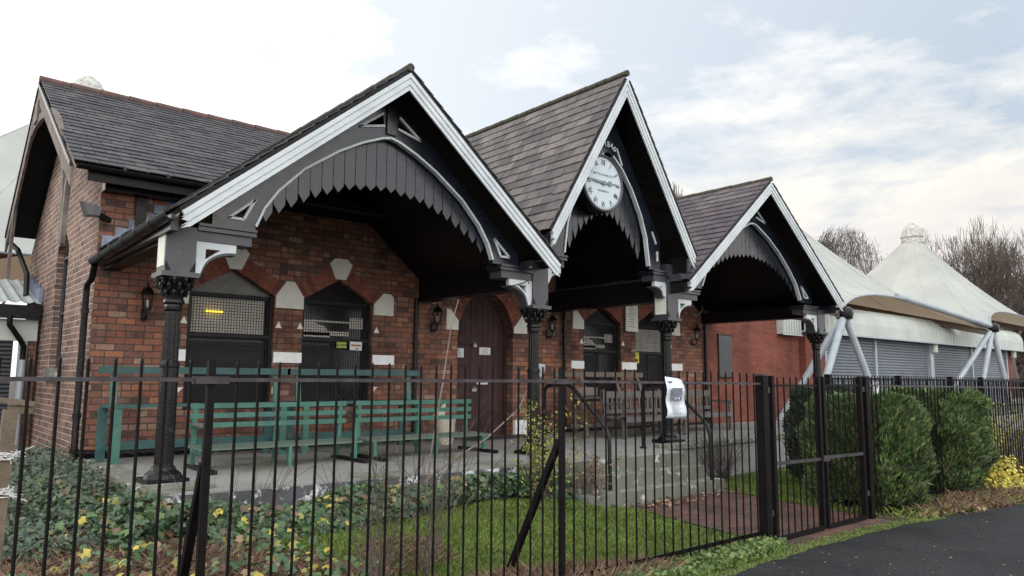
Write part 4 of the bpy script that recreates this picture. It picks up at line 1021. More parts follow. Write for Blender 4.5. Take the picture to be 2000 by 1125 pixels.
def slat_bench(x0, x1, y, label, mat='green2', seat='green3', back=3, arms=True, runners=True):
    b = empty('slatted_bench', ((x0+x1)/2, y, PT), label, 'bench', 'faded green slatted benches on the porch')
    for k in range(back): MB().box(x0-.02, x1+.02, y-.03+.02*k*0, y-.008, 1.235-.115*k, 1.295-.115*k).build('back_slat', M[mat], b)
    mb = MB()
    for k in range(4): MB().box(x0-.04, x1+.04, y-.47+k*.11, y-.47+k*.11+.085, PT+.235+.004*k, PT+.262+.004*k).build('seat_slat', M[seat], b)
    for x in (x0+.04, (x0+x1)/2+.05, x1-.06):
        MB().bar((x, y, 1.30), (x, y+.02, PT), .045, .055, (0, 1, 0)).build('leg', M[mat], b)
        MB().bar((x, y-.44, PT+.235 if not arms or x == (x0+x1)/2+.05 else PT+.50), (x, y-.44, PT), .045, .055, (0, 1, 0)).build('leg', M[mat], b)
        MB().bar((x, y-.45, PT+.20), (x, y, PT+.21), .04, .05).build('seat_rail', M[mat], b)
    if runners:
        for x in (x0+.04, x1-.06): MB().box(x-.035, x+.035, y-.75, y+.14, PT+.001, PT+.045).build('runner', M['blackiron'], b)
    if arms: MB().box(x0+.0, x0+.08, y-.50, y+.0, PT+.50, PT+.53).build('armrest', M['greyteak'], b)
    return b
slat_bench(2.88, 4.86, 9.22, 'faded green slatted bench with a worn armrest, left of the pair in front')
slat_bench(5.05, 6.98, 9.22, 'faded green slatted bench near the brown door, right of the pair in front', arms=False)
# weathered timber benches at the right
b = empty('high_back_bench', (11.3, 10.4, PT), 'tall unpainted timber bench against the wall right of the door', 'bench')
MB().box(10.0, 12.66, 10.45, 10.49, 1.66, 1.76).build('top_rail', M['teak'], b)
for x in (10.75, 11.75, 12.45): MB().bar((x-.04, 10.47, 1.66), (x+.04, 10.38, 1.28), .04, .075, (1, 0, 0)).build('back_post', M['teak'], b)
MB().box(10.1, 12.6, 10.05, 10.4, 1.24, 1.275).build('seat', M['greyteak'], b)
MB().box(10.15, 10.75, 10.06, 10.09, 1.30, 1.46).build('back_board', M['teak'], b)
for x in (10.45, 11.5, 12.45):
    MB().bar((x-.08, 10.1, 1.24), (x+.05, 10.1, PT), .045, .075, (1, 0, 0)).build('leg', M['teak'], b)
    MB().bar((x, 10.38, 1.24), (x, 10.38, PT), .045, .075, (1, 0, 0)).build('leg', M['greyteak'], b)
MB().box(10.2, 12.6, 10.2, 10.24, .68, .76).build('stretcher', M['greyteak'], b)
def garden_bench(x0, x1, y, label, turn=0):
    b = empty('garden_bench', ((x0+x1)/2, y, PT), label, 'bench', 'weathered grey garden benches')
    MB().box(x0, x1, y, y+.04, 1.26, 1.39).build('top_rail', M['greyteak'], b)
    MB().box(x0, x1, y-.02, y+.02, .98, 1.05).build('lower_rail', M['greyteak'], b)
    x = x0+.14
    while x < x1-.1: MB().bar((x, y+.01, .99), (x, y+.02, 1.30), .05, .02, (0, 1, 0)).build('back_slat', M['greyteak'], b); x += .13
    mb = MB()
    for k in range(5): MB().box(x0, x1, y-.52+k*.10, y-.52+k*.10+.08, .90, .93).build('seat_slat', M['greyteak'], b)
    MB().box(x0, x1, y-.54, y-.515, .84, .93).build('front_rail', M['greyteak'], b)
    for x in (x0+.03, x1-.03):
        MB().bar((x, y+.04, 1.42), (x, y-.03, PT), .06, .07, (0, 1, 0)).build('leg', M['greyteak'], b)
        MB().bar((x, y-.50, 1.14), (x, y-.50, PT), .06, .06, (0, 1, 0)).build('leg', M['greyteak'], b)
        MB().box(x-.04, x+.04, y-.56, y+.02, 1.14, 1.18).build('armrest', M['greyteak'], b)
    return b
garden_bench(10.35, 12.2, 9.55, 'weathered grey garden bench in front of the tall timber bench')
garden_bench(12.35, 14.2, 9.85, 'weathered grey garden bench near the rightmost window')
# waste bin
b = empty('plastic_tub', (7.2, 10.2, PT), 'broken cream plastic tub behind the right green bench', 'tub')
MB().lathe([(.13, 0), (.16, .28), (.17, .45), (.15, .45), (.12, .02)], (7.2, 10.15, PT), 18).build('tub_body', M['bin'], b, True)
MB().prism([[(7.02, .98), (7.28, .98), (7.30, 1.22)]], 10.28, 10.30).build('broken_side', M['bin'], b)
# handrails
def handrail(x, label, dy):
    H = empty('handrail', (x, 7.2, PT), label, 'handrail', 'black handrails of the porch steps')
    pts = [(x, 7.95+dy, PT), (x, 7.95+dy, 1.42), (x, 7.92+dy, 1.49), (x, 7.86+dy, 1.52), (x, 7.50+dy, 1.54), (x, 7.38+dy, 1.50), (x, 6.85+dy, 1.07), (x, 6.74+dy, .95), (x, 6.70+dy, .82), (x, 6.69+dy, .19)]
    MB().tube(pts, .026, 10).build('rail_tube', M['blackiron'], H, True)
    MB().lathe([(.06, 0), (.06, .02), (.03, .03)], (x, 7.95+dy, PT), 10).build('foot_plate', M['blackiron'], H)
handrail(7.38, 'black tubular handrail on the left of the steps', 0); handrail(9.30, 'black tubular handrail on the right of the steps', -.22)

# ------------------------------------------------------------------ railings
FY = 4.15
def rz_(x): return 1.60 if x < 4.5 else 1.60-.0075*(x-4.5)
def bar_top(x): return rz_(x)+.105
def bars(xa, xb, par, sp=.1215, y=FY, zb=0.0, zt=None, w=.0165):
    x = xa; i = 0
    while x < xb:
        t = (zt or bar_top(x))+random.uniform(-.004, .004)
        mb = MB(); l = random.uniform(-.004, .004)
        mb.tube([(x+l, y, zb), (x, y, t-.02), (x, y, t-.008), (x, y, t)], [w/2, w/2, w/2*1.05, w*.3], 6)
        mb.build('bar', M['rail'], par, True); x += sp
FG = 'black bar railing panels along the road'
def panel(xa, xb, label, post, first):
    P = empty('metal_railing', ((xa+xb)/2, FY, 0), label, 'railing', FG)
    MB().bar((xa, FY-.016, rz_(xa)), (xb, FY-.016, rz_(xb)), .012, .021).build('rail', M['railtop'], P)
    MB().bar((xa, FY+.014, .12), (xb, FY+.014, .12), .010, .035).build('rail', M['rail'], P)
    bars(first, xb-.03, P)
    return P
P0 = panel(-1.3, 1.345, 'leftmost black railing panel, running out of the picture', None, -1.25+.0+.0975)
P1 = panel(1.42, 4.0, 'long black railing panel in front of the green benches', None, 1.528)
P2 = panel(4.075, 6.81, 'long black railing panel in front of the steps, up to the gate post', None, 4.165)
PG = 'square black railing posts with diagonal stays'
def fpost(x, label, foot, wi=.038):
    P = empty('railing_post', (x, FY, 0), label, 'post', PG)
    MB().box(x-wi/2, x+wi/2, FY-wi/2, FY+wi/2, 0, bar_top(x)+.0).build('post', M['rail'], P)
    MB().bar((x, FY+.025, 1.15), foot, .045, .045).build('stay', M['rail'], P)
    MB().box(x-.09, x+.09, FY-.035, FY+.03, rz_(x)-.022, rz_(x)+.018).build('clamp', M['railtop'], P)
fpost(1.385, 'black railing post with a diagonal stay on the left, before the leftmost column', (1.40, 4.66, .02))
fpost(4.035, 'black railing post with a diagonal stay in the middle of the fence', (4.04, 4.78, .05))
gpG = 'square black gate posts'
for x, l in ((6.86, 'thick black gate post on the left of the double gate'), (9.13, 'thick black gate post on the right, against the clipped conifer')):
    g_ = empty('gate_post', (x, FY, 0), l, 'gate post', gpG)
    MB().box(x-.047, x+.047, FY-.047, FY+.047, -.02, 1.665).build('post', M['rail'], g_)
    MB().prism([[(x-.05, FY-.05), (x+.05, FY-.05), (x+.05, FY+.05), (x-.05, FY+.05)]], 1.666, 1.68, 'xy').build('post_cap', M['railtop'], g_)
    for z in (.30, 1.52): MB().box(x-.10 if x > 8 else x+.047, x-.047 if x > 8 else x+.10, FY-.03, FY+.02, z-.03, z+.03).build('hinge', M['railtop'], g_)
G_G = 'black bar gate leaves'
def leaf(xa, xb, label):
    g_ = empty('gate_leaf', ((xa+xb)/2, FY, 0), label, 'gate', G_G)
    for x, w2 in ((xa, .05), (xb, .05)): MB().box(x-w2/2, x+w2/2, FY-.03, FY+.03, .02, 1.665).build('stile', M['rail'], g_)
    MB().bar((xa+.03, FY-.012, 1.565), (xb-.03, FY-.012, 1.565), .012, .022).build('rail', M['rail'], g_)
    MB().bar((xa+.03, FY-.018, .775), (xb-.03, FY-.018, .765), .022, .032).build('rail', M['railtop'], g_)
    MB().bar((xa+.03, FY-.012, .03), (xb-.03, FY-.012, .03), .03, .045).build('rail', M['rail'], g_)
    bars(xa+.13, xb-.05, g_, .128, zb=.045, zt=1.655)
    return g_
leaf(7.03, 7.995, 'left leaf of the black bar gate'); g2 = leaf(8.095, 9.0, 'right leaf of the black bar gate')
MB().box(7.99, 8.13, FY-.05, FY-.031, .74, .80).build('latch', M['railtop'], g2)
P3 = panel(9.21, 20.5, 'long black railing panel right of the gate, running past the conifers', None, 9.33)
# string tied to the gate post top
tag(MB().tube([(9.25, FY-.09, 1.60), (9.36, FY-.05, 1.53), (9.33, FY-.07, 1.47), (9.42, FY-.04, 1.50), (9.46, FY-.03, 1.57), (9.40, FY-.05, 1.60)], .006, 5).build('string', M['string']), 'white string knotted on the railing right of the gate', 'string')
# second railing, farther off, before the shutters
P4 = empty('metal_railing', (24, 8.15, PT), 'farther black railing in front of the grey shutters', 'railing')
y2 = lambda x: 8.05+(x-16)*.02
MB().bar((15.6, y2(15.6), 1.66), (40, y2(40), 1.66), .02, .05).build('rail', M['rail'], P4); MB().bar((15.6, y2(15.6), .86), (40, y2(40), .86), .02, .045).build('rail', M['rail'], P4)
n_ = 0; x = 15.7
cnt = []
while x < 40: cnt.append(x); x += .16
for x in cnt[:95]: MB().box(x-.009, x+.009, y2(x)-.009, y2(x)+.009, PT, 1.74).build('bar', M['rail'], P4)
mb = MB()
for x in cnt[95:]: mb.box(x-.009, x+.009, y2(x)-.009, y2(x)+.009, PT, 1.74)
o = mb.build('bars', M['rail'], P4); o['kind'] = 'stuff'
for x in (16, 19.8, 23.5, 26.1, 31, 36): MB().box(x-.06, x+.06, y2(x)-.06, y2(x)+.06, PT, 1.76).build('post', M['rail'], P4)
# poster in a plastic sleeve hung on the railing
PO = empty('poster', (5.4, FY-.03, 1.45), 'creased white poster in a plastic sleeve hung over the railing', 'poster')
mb = MB(); nx, nz = 8, 14; vs = []
for j in range(nz+1):
    for i in range(nx+1):
        u, v = i/nx, j/nz
        x = 5.265+.265*u+.004*math.sin(v*7+.5); z = 1.285+.345*v-.006*u+(.016*(1-u) if v > .95 else 0)-.022*(u**4)*(v > .92)
        vs.append((x, FY-.032-.012*math.sin(u*7+v*3)-.01*math.sin(v*11), z))
mb.add(vs, [(j*(nx+1)+i, j*(nx+1)+i+1, (j+1)*(nx+1)+i+1, (j+1)*(nx+1)+i) for j in range(nz) for i in range(nx)])
o = mb.build('sleeve', M['plastic'], PO, True)
md = o.modifiers.new('t', 'SOLIDIFY'); md.thickness = .003
MB().box(5.33, 5.47, FY-.060, FY-.056, 1.485, 1.545).box(5.33, 5.46, FY-.060, FY-.056, 1.435, 1.475).build('picture', M['ink'], PO)
MB().box(5.36, 5.375, FY-.063, FY-.0605, 1.448, 1.463).box(5.41, 5.425, FY-.063, FY-.0605, 1.448, 1.463).build('picture_highlight', M['paper'], PO)
mb = MB()
for i in range(7): mb.box(5.33, 5.46-.02*(i % 3), FY-.0585, FY-.0565, 1.32+i*.014, 1.323+i*.014)
mb.build('print_lines', M['ink'], PO)
# timber stake with string at the left edge
W = empty('timber_stake', (.60, 5.2, 0), 'weathered timber stake tied with white string at the left edge', 'stake')
MB().bar((.575, 5.2, 0), (.610, 5.2, 1.42), .085, .07, (1, 0, 0)).build('post', M['post'], W)
MB().bar((.50, 5.2, 1.485), (.72, 5.2, 1.45), .10, .03).bar((.60, 5.2, 1.42), (.72, 5.2, 1.42), .06, .05).build('cap', M['post'], W)
for zc in (1.16, .95):
    mb = MB()
    for k in range(9):
        a = random.uniform(0, 6.28); mb.tube([(.60+.06*math.cos(a+q_*1.1), 5.2+.06*math.sin(a+q_*1.1), zc+random.uniform(-.03, .03)) for q_ in range(7)], .004, 4)
    for k in range(8): mb.tube([(.62, 5.15, zc), (.62+random.uniform(0, .12), 5.15, zc+random.uniform(-.06, .06))], .003, 4)
    mb.build('string', M['string'], W)

# ------------------------------------------------------------------ vegetation generators (numpy)
def leaves(name, pts, nrm, size, mat, parent=None, lobed=False, flat=.5):
    """one small leaf per point: a folded quad, or a six-point lobed leaf"""
    n = len(pts); sz = (size*RNG.uniform(.6, 1.35, n))[:, None]
    if nrm is None: nrm = RNG.normal(size=(n, 3))
    nrm = nrm+RNG.normal(size=(n, 3))*flat; nrm /= np.linalg.norm(nrm, axis=1)[:, None]+1e-9
    t = np.cross(nrm, RNG.normal(size=(n, 3))); t /= np.linalg.norm(t, axis=1)[:, None]+1e-9; b = np.cross(nrm, t)
    if lobed:
        an = np.arange(10)/10*2*np.pi; rd = np.where(np.arange(10) % 2 == 0, 1.0, .76); rd[5] = .3
        V = [pts+sz*(.55*r*(np.cos(a)*t+np.sin(a)*b)+(.12*nrm if i % 2 else 0)) for i, (a, r) in enumerate(zip(an, rd))]
        k = 10
    else:
        V = [pts-t*sz*.5, pts+b*sz*.28+nrm*sz*.06, pts+t*sz*.5, pts-b*sz*.28+nrm*sz*.06]; k = 4
    V = np.stack(V, 1).reshape(-1, 3)
    return raw(name, V, np.arange(n*k).reshape(n, k), M[mat], parent)
def blades(name, pts, h, w_, mat, parent=None, lean=.35):
    n = len(pts); hh = h*RNG.uniform(.5, 1.3, n); a = RNG.uniform(0, 2*np.pi, n); d = np.stack([np.cos(a), np.sin(a), 0*a], 1)
    ln = RNG.normal(size=(n, 3))*lean; ln[:, 2] = 1; ln /= np.linalg.norm(ln, axis=1)[:, None]
    V = np.stack([pts-d*w_/2, pts+d*w_/2, pts+ln*hh[:, None]*.6+d*w_*.35, pts+ln*hh[:, None]*1+np.stack([ln[:, 0], ln[:, 1], -.2+0*a], 1)*hh[:, None]*.25], 1).reshape(-1, 3)
    return raw(name, V, np.arange(n*4).reshape(n, 4), M[mat], parent)
def stems(name, segs, mat, parent=None, sides=3):
    """segs: array (n,8) = p0, p1, r0, r1"""
    S = np.asarray(segs, float); p0, p1, ra, rb = S[:, :3], S[:, 3:6], S[:, 6], S[:, 7]
    d = p1-p0; d /= np.linalg.norm(d, axis=1)[:, None]+1e-9
    ref = np.where(np.abs(d[:, 2:3]) > .9, np.array([[1., 0, 0]]), np.array([[0, 0, 1.]])); x = np.cross(d, ref); x /= np.linalg.norm(x, axis=1)[:, None]; y_ = np.cross(d, x)
    V = []
    for p, r_ in ((p0, ra), (p1, rb)):
        for k in range(sides): a = 2*math.pi*k/sides; V.append(p+r_[:, None]*(math.cos(a)*x+math.sin(a)*y_))
    V = np.stack(V, 1).reshape(-1, 3); n = len(S); b = (np.arange(n)*2*sides)[:, None]
    Fc = np.concatenate([b+np.array([[k, (k+1) % sides, sides+(k+1) % sides, sides+k]]) for k in range(sides)], 0)
    return raw(name, V, Fc, M[mat], parent)
def scatter(poly, n, zf=gz):
    x0 = min(p[0] for p in poly); x1 = max(p[0] for p in poly); y0 = min(p[1] for p in poly); y1 = max(p[1] for p in poly); o = []
    while len(o) < n:
        x = random.uniform(x0, x1); y = random.uniform(y0, y1)
        if inside(poly, x, y): o.append((x, y, zf(x, y)))
    return np.array(o)
# lawn
p = np.concatenate([scatter(LAWN, 52000), scatter(LAWN2, 16000)]); tag(blades('lawn_grass', p, .055, .006, 'grass', lean=.45), 'bright green mown lawn grass behind the railings', 'grass', kind='stuff')
# ivy bank along the platform
BED1 = [(.9, 8.6), (1.5, 11.5), (1.97, 11.5), (1.97, 7.3), (2.9, 7.15), (2.2, 6.5), (.6, 6.0)]
BED2 = [(2.1, 7.35), (6.9, 7.12), (7.2, 6.45), (5.9, 6.95), (4.6, 6.85), (3.3, 6.6), (2.4, 6.5)]
BEDL = [(-.5, 5.0), (2.2, 5.0), (3.4, 5.3), (2.45, 6.7), (3.4, 6.85), (2.6, 7.35), (2.0, 7.45), (2.0, 7.8), (.4, 9.2), (-1.5, 9)]
def mound(n, poly, hf, nm, mat, size, lobed, label, flat=.6):
    p = scatter(poly, n); h = np.array([hf(x, y) for x, y, z in p]); p[:, 2] += h*RNG.uniform(.35, 1.05, n)
    nr = np.tile(np.array([[-.1, -.45, 1.0]]), (n, 1))
    return tag(leaves(nm, p, nr, size, mat, None, lobed, flat), label, 'plants', kind='stuff')
def lump(x, y, s=3.1): return .5+.5*math.sin(x*s+1.3*math.sin(y*2.3))*math.cos(y*s*.8+x)
def hb2(x, y):
    t = sm(y, 6.55, 7.1); return .04+t*(.17+.16*lump(x, y))*(1-.35*sm(x, 2.2, 3.2)*(1-sm(x, 3.2, 4.2)))
mound(24000, BED2, hb2, 'ivy_ground_cover', 'ivy', .062, True, 'dark green ivy bank along the edge of the porch platform')
def hb1(x, y): return .15+.30*sm(y, 7.4, 9.5)+.10*lump(x, y, 4)
mound(14000, [(.2, 11.5), (1.97, 12.5), (1.97, 7.7), (1.6, 7.0), (.5, 6.9), (-1, 8.0)], hb1, 'low_evergreen_cover', 'greybush', .055, False, 'grey green evergreen cover at the foot of the brick gable wall', .8)
def hbl(x, y): return .03+.17*lump(x, y, 4.5)
mound(2000, BEDL+[], hbl, 'mallow_leaves', 'mallow', .068, True, 'green and yellow lobed leaves scattered over the left flower bed', .45)
mound(1100, BED2, lambda x, y: hb2(x, y)*.9+.05, 'mixed_bed_leaves', 'mallow', .07, True, 'yellowing leaves among the ivy by the platform', .5)
CORN = [(1.2, 9.2), (2.0, 9.4), (2.0, 7.45), (2.75, 7.22), (2.5, 6.8), (1.6, 6.8)]
mound(2100, CORN, lambda x, y: .10+.24*lump(x, y, 5)+.10*sm(x, 1.5, 2.0), 'mixed_bed_leaves', 'ivy', .06, True, 'green leaves heaped against the corner of the platform by the first column', .7)
mound(420, CORN, lambda x, y: .16+.24*lump(x, y, 5), 'mixed_bed_leaves', 'mallow', .085, True, 'yellow and green leaves around the foot of the first column', .5)
p = scatter(BEDL, 15000); p[:, 2] += .012+RNG.uniform(0, .03, len(p)); tag(leaves('fallen_leaves', p, np.tile(np.array([[0, 0, 1.]]), (len(p), 1)), .055, 'deadleaf', flat=.5), 'brown fallen leaves covering the left flower bed', 'leaves', kind='stuff')
# dry fern litter in the bed and along the railing foot
def litter(poly, n, h, nm, label, mat='drygrass', lean=1.4, w_=.006):
    p = scatter(poly, n); tag(blades(nm, p, h, w_, mat, lean=lean), label, 'dead plants', kind='stuff')
litter([(-.5, 4.9), (2.2, 4.9), (3.2, 5.2), (2.3, 6.6), (1.9, 7.3), (.8, 7.2), (-1, 6)], 17000, .15, 'dead_fern_litter', 'brown dead fern stalks in the left flower bed')
STR = [(2.1, 4.9), (3.2, 4.75), (4.4, 4.55), (5.2, 4.28), (5.2, 4.0), (3.6, 3.95), (1.0, 3.95), (1.0, 4.9)]
litter(STR, 15000, .17, 'dead_bracken', 'brown dead bracken and grass along the foot of the railing', lean=.8)
litter([(3.25, 5.25), (3.95, 5.35), (4.15, 6.1), (3.6, 6.2), (3.2, 5.8)], 1600, .11, 'dead_grass_patch', 'patch of brown dead grass in the lawn', lean=1.2)
VER = [(4.5, 4.35), (6.75, 4.35), (6.9, 3.95), (6.3, 3.84), (5.0, 3.82), (3.9, 3.85)]
p = scatter(VER, 6500); p[:, 2] += RNG.uniform(0, .09, len(p)); tag(leaves('verge_weeds', p, None, .05, 'weed', lobed=True), 'pale green weeds growing between the railing and the road', 'weeds', kind='stuff')
p = scatter(VER+[], 7000); tag(blades('verge_grass', p, .10, .006, 'grass', lean=.6), 'rough grass between the railing and the road', 'grass', kind='stuff')
# moss along the tarmac edge
mb = MB(); rnd = random.Random(3)
MO = []
for i in range(90):
    t = i/89; x = 3.6+t*6.2; yy = np.interp(x, [a for a, b in RE], [b for a, b in RE]); MO.append((x, yy))
L = [(x, y+.03+.02*math.sin(x*9), .011) for x, y in MO]; Rr = [(x+rnd.uniform(-.01, .01), y-.05-.05*abs(math.sin(x*3.1))-rnd.uniform(0, .04), .0125) for x, y in MO]
for i in range(len(MO)-1): mb.add([L[i], Rr[i], Rr[i+1], L[i+1]], [(0, 1, 2, 3)])
o = mb.build('moss_strip', M['moss']); tag(o, 'bright green moss along the edge of the road', 'moss', kind='stuff')
p = np.array([(x+rnd.uniform(-.1, .1), y+rnd.uniform(-.10, .10), .012) for x, y in MO for _ in range(60)]); tag(blades('moss_tufts', p, .022, .008, 'grass', lean=.9), 'short bright green moss tufts beside the road edge', 'moss', kind='stuff')
# verge right of the gate
VR = [(9.25, 4.5), (9.25, 3.82), (9.7, 3.72), (10.6, 3.5), (12, 3.3), (14, 2.95), (18, 2.3), (18, 4.6)]
p = scatter(VR, 5000); tag(blades('verge_grass', p, .12, .007, 'grass', lean=.7), 'long grass under the clipped conifers beside the road', 'grass', kind='stuff')
litter([(9.8, 3.95), (10.6, 3.6), (12.5, 3.3), (18, 2.35), (18, 5.6), (13.2, 4.4)], 12000, .16, 'dead_bracken', 'brown dead bracken beside the road at the right edge', lean=1.0)
p = scatter([(9.4, 3.85), (10.6, 3.52), (12.5, 3.25), (15, 2.8), (15, 3.6), (10.3, 3.95)], 1700); p[:, 2] += RNG.uniform(.0, .05, len(p)); tag(leaves('fallen_leaves', p, np.tile(np.array([[0, 0, 1.]]), (len(p), 1)), .085, 'deadleaf', flat=.7), 'large fallen leaves drifted along the right road edge', 'leaves', kind='stuff')
p = scatter([(5, 3.7), (9, 3.7), (14, 2.6), (14, -1), (6, 1)], 420, lambda x, y: .014); tag(leaves('litter_on_road', p, np.tile(np.array([[0, 0, 1.]]), (len(p), 1)), .028, 'deadleaf', flat=.2), 'small leaf fragments lying on the road', 'leaves', kind='stuff')
p = scatter([(7.3, 6.5), (9.8, 6.9), (9.8, 6.2), (7.6, 6.1)], 350, lambda x, y: .012+random.uniform(0, .03)); tag(leaves('fallen_leaves', p, np.tile(np.array([[0, 0, 1.]]), (len(p), 1)), .06, 'deadleaf', flat=.5), 'brown leaves blown against the foot of the steps', 'leaves', kind='stuff')

# shrubs
def twigs(base_pts, n, L, spread, rad, lev=2, up=1.0, seed=1, curve=.25):
    rn = random.Random(seed); S = []
    def grow(p, d, L, r_, lv):
        k = 4; q = Vector(p); dd = Vector(d)
        for i in range(k):
            dd = (dd+Vector((rn.gauss(0, curve), rn.gauss(0, curve), rn.gauss(0, curve*.5)))*.35).normalized(); q2 = q+dd*L/k
            ra, rb = r_*(1-i/k*.6), r_*(1-(i+1)/k*.6); S.append((*q, *q2, ra, rb))
            if lv > 0 and i >= 1:
                for _ in range(rn.choice((0, 1, 1, 2))):
                    nd_ = (dd+Vector((rn.gauss(0, .6), rn.gauss(0, .6), rn.gauss(0, .3)))).normalized(); grow(q2, nd_, L*rn.uniform(.3, .6), rb*.65, lv-1)
            q = q2
    for i in range(n):
        b = rn.choice(base_pts); a = rn.uniform(0, 6.28); s_ = rn.uniform(0, spread)
        grow((b[0]+rn.gauss(0, .04), b[1]+rn.gauss(0, .04), b[2]), (math.cos(a)*s_, math.sin(a)*s_, up), L*rn.uniform(.5, 1.1), rad*rn.uniform(.6, 1.2), lev)
    return S
def shrub(name, base_, n, L, spread, rad, label, cat='shrub', mat='twig', lev=2, seed=1, leaf=None, group=None, curve=.25):
    T = empty(name, base_[0], label, cat, group)
    S = twigs(base_, n, L, spread, rad, lev, seed=seed, curve=curve); stems('stems', S, mat, T)
    if leaf:
        lm, cnt_, sz, zmin = leaf; A = np.array(S); A = A[A[:, 5] > zmin]; idx = RNG.integers(0, len(A), cnt_)
        pts = A[idx, 3:6]+RNG.normal(size=(cnt_, 3))*.03; leaves('foliage', pts, None, sz, lm, T)
    return T
shrub('bare_shrub', [(2.95, 5.0, .08), (3.1, 5.2, .1)], 20, 1.05, .75, .0065, 'bare twiggy shrub behind the railing before the left green bench', seed=4)
shrub('bare_shrub', [(3.45, 5.1, .08), (3.6, 5.25, .1)], 22, 1.15, .8, .0065, 'bare twiggy shrub behind the railing, right of the first, by the bench ends', seed=9)
shrub('thin_bare_shrub', [(2.2, 5.9, .12)], 9, 1.0, .7, .005, 'sparse bare stems arching over the left flower bed', seed=12)
tag(MB().tube([(3.55, 5.3, .75), (3.9, 5.4, .90), (4.4, 5.55, 1.05), (4.9, 5.65, 1.32), (5.05, 5.7, 1.5)], [.009, .009, .008, .006, .004], 5).tube([(3.5, 5.2, .6), (3.62, 5.3, 1.0), (3.80, 5.4, 1.6), (3.95, 5.5, 2.1), (4.1, 5.6, 2.35)], [.009, .008, .007, .005, .004], 5).build('long_stem', M['teak']), 'long pale bare stems arching across the railing to the middle column', 'stem')
shrub('yellow_leaved_shrub', [(6.3, 6.75, .1), (6.45, 6.9, .1), (6.15, 6.8, .1)], 26, .75, .55, .005, 'yellow leaved shrub by the middle column', leaf=('yleaf2', 1600, .038, .15), seed=5)
shrub('brown_shrub', [(6.95, 6.5, .1), (7.0, 6.7, .1)], 20, .5, .7, .004, 'low brown grassy shrub at the left end of the steps', mat='twig', leaf=('drygrass', 500, .04, .1), seed=6)
shrub('dark_twiggy_shrub', [(10.0, 6.9, .02), (10.3, 7.0, .02), (10.6, 7.1, .02)], 70, .85, .9, .006, 'dense dark red twiggy shrub right of the steps', mat='twigdk', lev=3, seed=8, curve=.35)
# clipped conifers
def conifer(x0, x1, y0, y1, h, n, label, mat='conifer', seed=1, dens=1):
    rs = np.random.default_rng(seed); T = empty('clipped_conifer', ((x0+x1)/2, (y0+y1)/2, 0), label, 'conifer', 'clipped conifers behind the railing')
    cx, cy, ax, ay = (x0+x1)/2, (y0+y1)/2, (x1-x0)/2, (y1-y0)/2
    # a superellipse column bulging in the middle, surface broken into vertical sprays
    th = rs.uniform(0, 2*np.pi, n); v = rs.uniform(0, 1, n)**.85
    prof = .90+.10*np.sin(np.clip(v*1.1, 0, 1)*np.pi)**.7-.13*(np.clip(v-.85, 0, 1)/.15)**2-.12*(np.clip(.18-v, 0, 1)/.18)+.04*np.sin(v*21+np.sin(th*4)*2)
    ce, se = np.cos(th), np.sin(th); q = 1/(np.abs(ce)**3+np.abs(se)**3)**(1/3)
    lump_ = 1+.07*np.sin(th*5+v*3+seed)+.06*np.sin(v*13+th*3)+.03*np.sin(th*17)
    r_ = prof*q*lump_*(1-np.abs(rs.normal(size=n))*.09)
    X = cx+ax*r_*ce; Y = cy+ay*r_*se; Z = .08+v*h*(1+.05*np.sin(th*3+seed))
    # cap
    m = n//6; a2 = rs.uniform(0, 2*np.pi, m); r2 = np.sqrt(rs.uniform(0, 1, m))*.8
    X = np.concatenate([X, cx+ax*r2*np.cos(a2)]); Y = np.concatenate([Y, cy+ay*r2*np.sin(a2)]); Z = np.concatenate([Z, h*(1.02-.05*r2**3)+.05*np.sin(a2*5)*r2+np.maximum(0, rs.normal(size=m))*.045])
    P_ = np.stack([X, Y, Z], 1); nn_ = len(P_)
    out_ = np.stack([(X-cx)/ax, (Y-cy)/ay, .0*X], 1); out_ /= np.linalg.norm(out_, axis=1)[:, None]+1e-6
    d = out_*.75+np.array([[0, 0, 1.0]])+rs.normal(size=(nn_, 3))*.35; d /= np.linalg.norm(d, axis=1)[:, None]
    sd_ = np.cross(d, out_+rs.normal(size=(nn_, 3))*.6); sd_ /= np.linalg.norm(sd_, axis=1)[:, None]+1e-6
    L_ = .075*rs.uniform(.5, 1.4, nn_)[:, None]; w2 = L_*.15
    V = np.stack([P_-sd_*w2, P_+sd_*w2, P_+d*L_*.6+sd_*w2*.9, P_+d*L_, P_+d*L_*.6-sd_*w2*.9], 1).reshape(-1, 3)
    raw('foliage', V, np.arange(nn_*5).reshape(nn_, 5), M[mat], T)
    # dark inner twigs
    S = []
    for i in range(420):
        a = rs.uniform(0, 6.28); rr_ = rs.uniform(.1, .75); zz = rs.uniform(0, h*.85); p0 = (cx+ax*.25*rr_*math.cos(a), cy+ay*.25*rr_*math.sin(a), zz); S.append((*p0, cx+ax*rr_*1.1*math.cos(a), cy+ay*rr_*1.1*math.sin(a), zz+.15, .01, .004))
    stems('branches', S, 'twigdk', T)
    MB().tube([(cx, cy, 0), (cx+.03, cy, h*.5), (cx, cy+.02, h*.9)], [.06, .045, .02], 8).build('trunk', M['bark'], T, True)
    return T
conifer(9.42, 10.72, 3.88, 5.25, 1.28, 38000, 'clipped green conifer beside the right gate post', seed=2)
conifer(11.35, 12.85, 3.88, 5.3, 1.33, 40000, 'clipped green conifer farther right along the railing', seed=5)
conifer(10.85, 12.3, 5.35, 6.3, 1.36, 15000, 'shaded conifer seen through the gate', mat='coniferdk', seed=8)
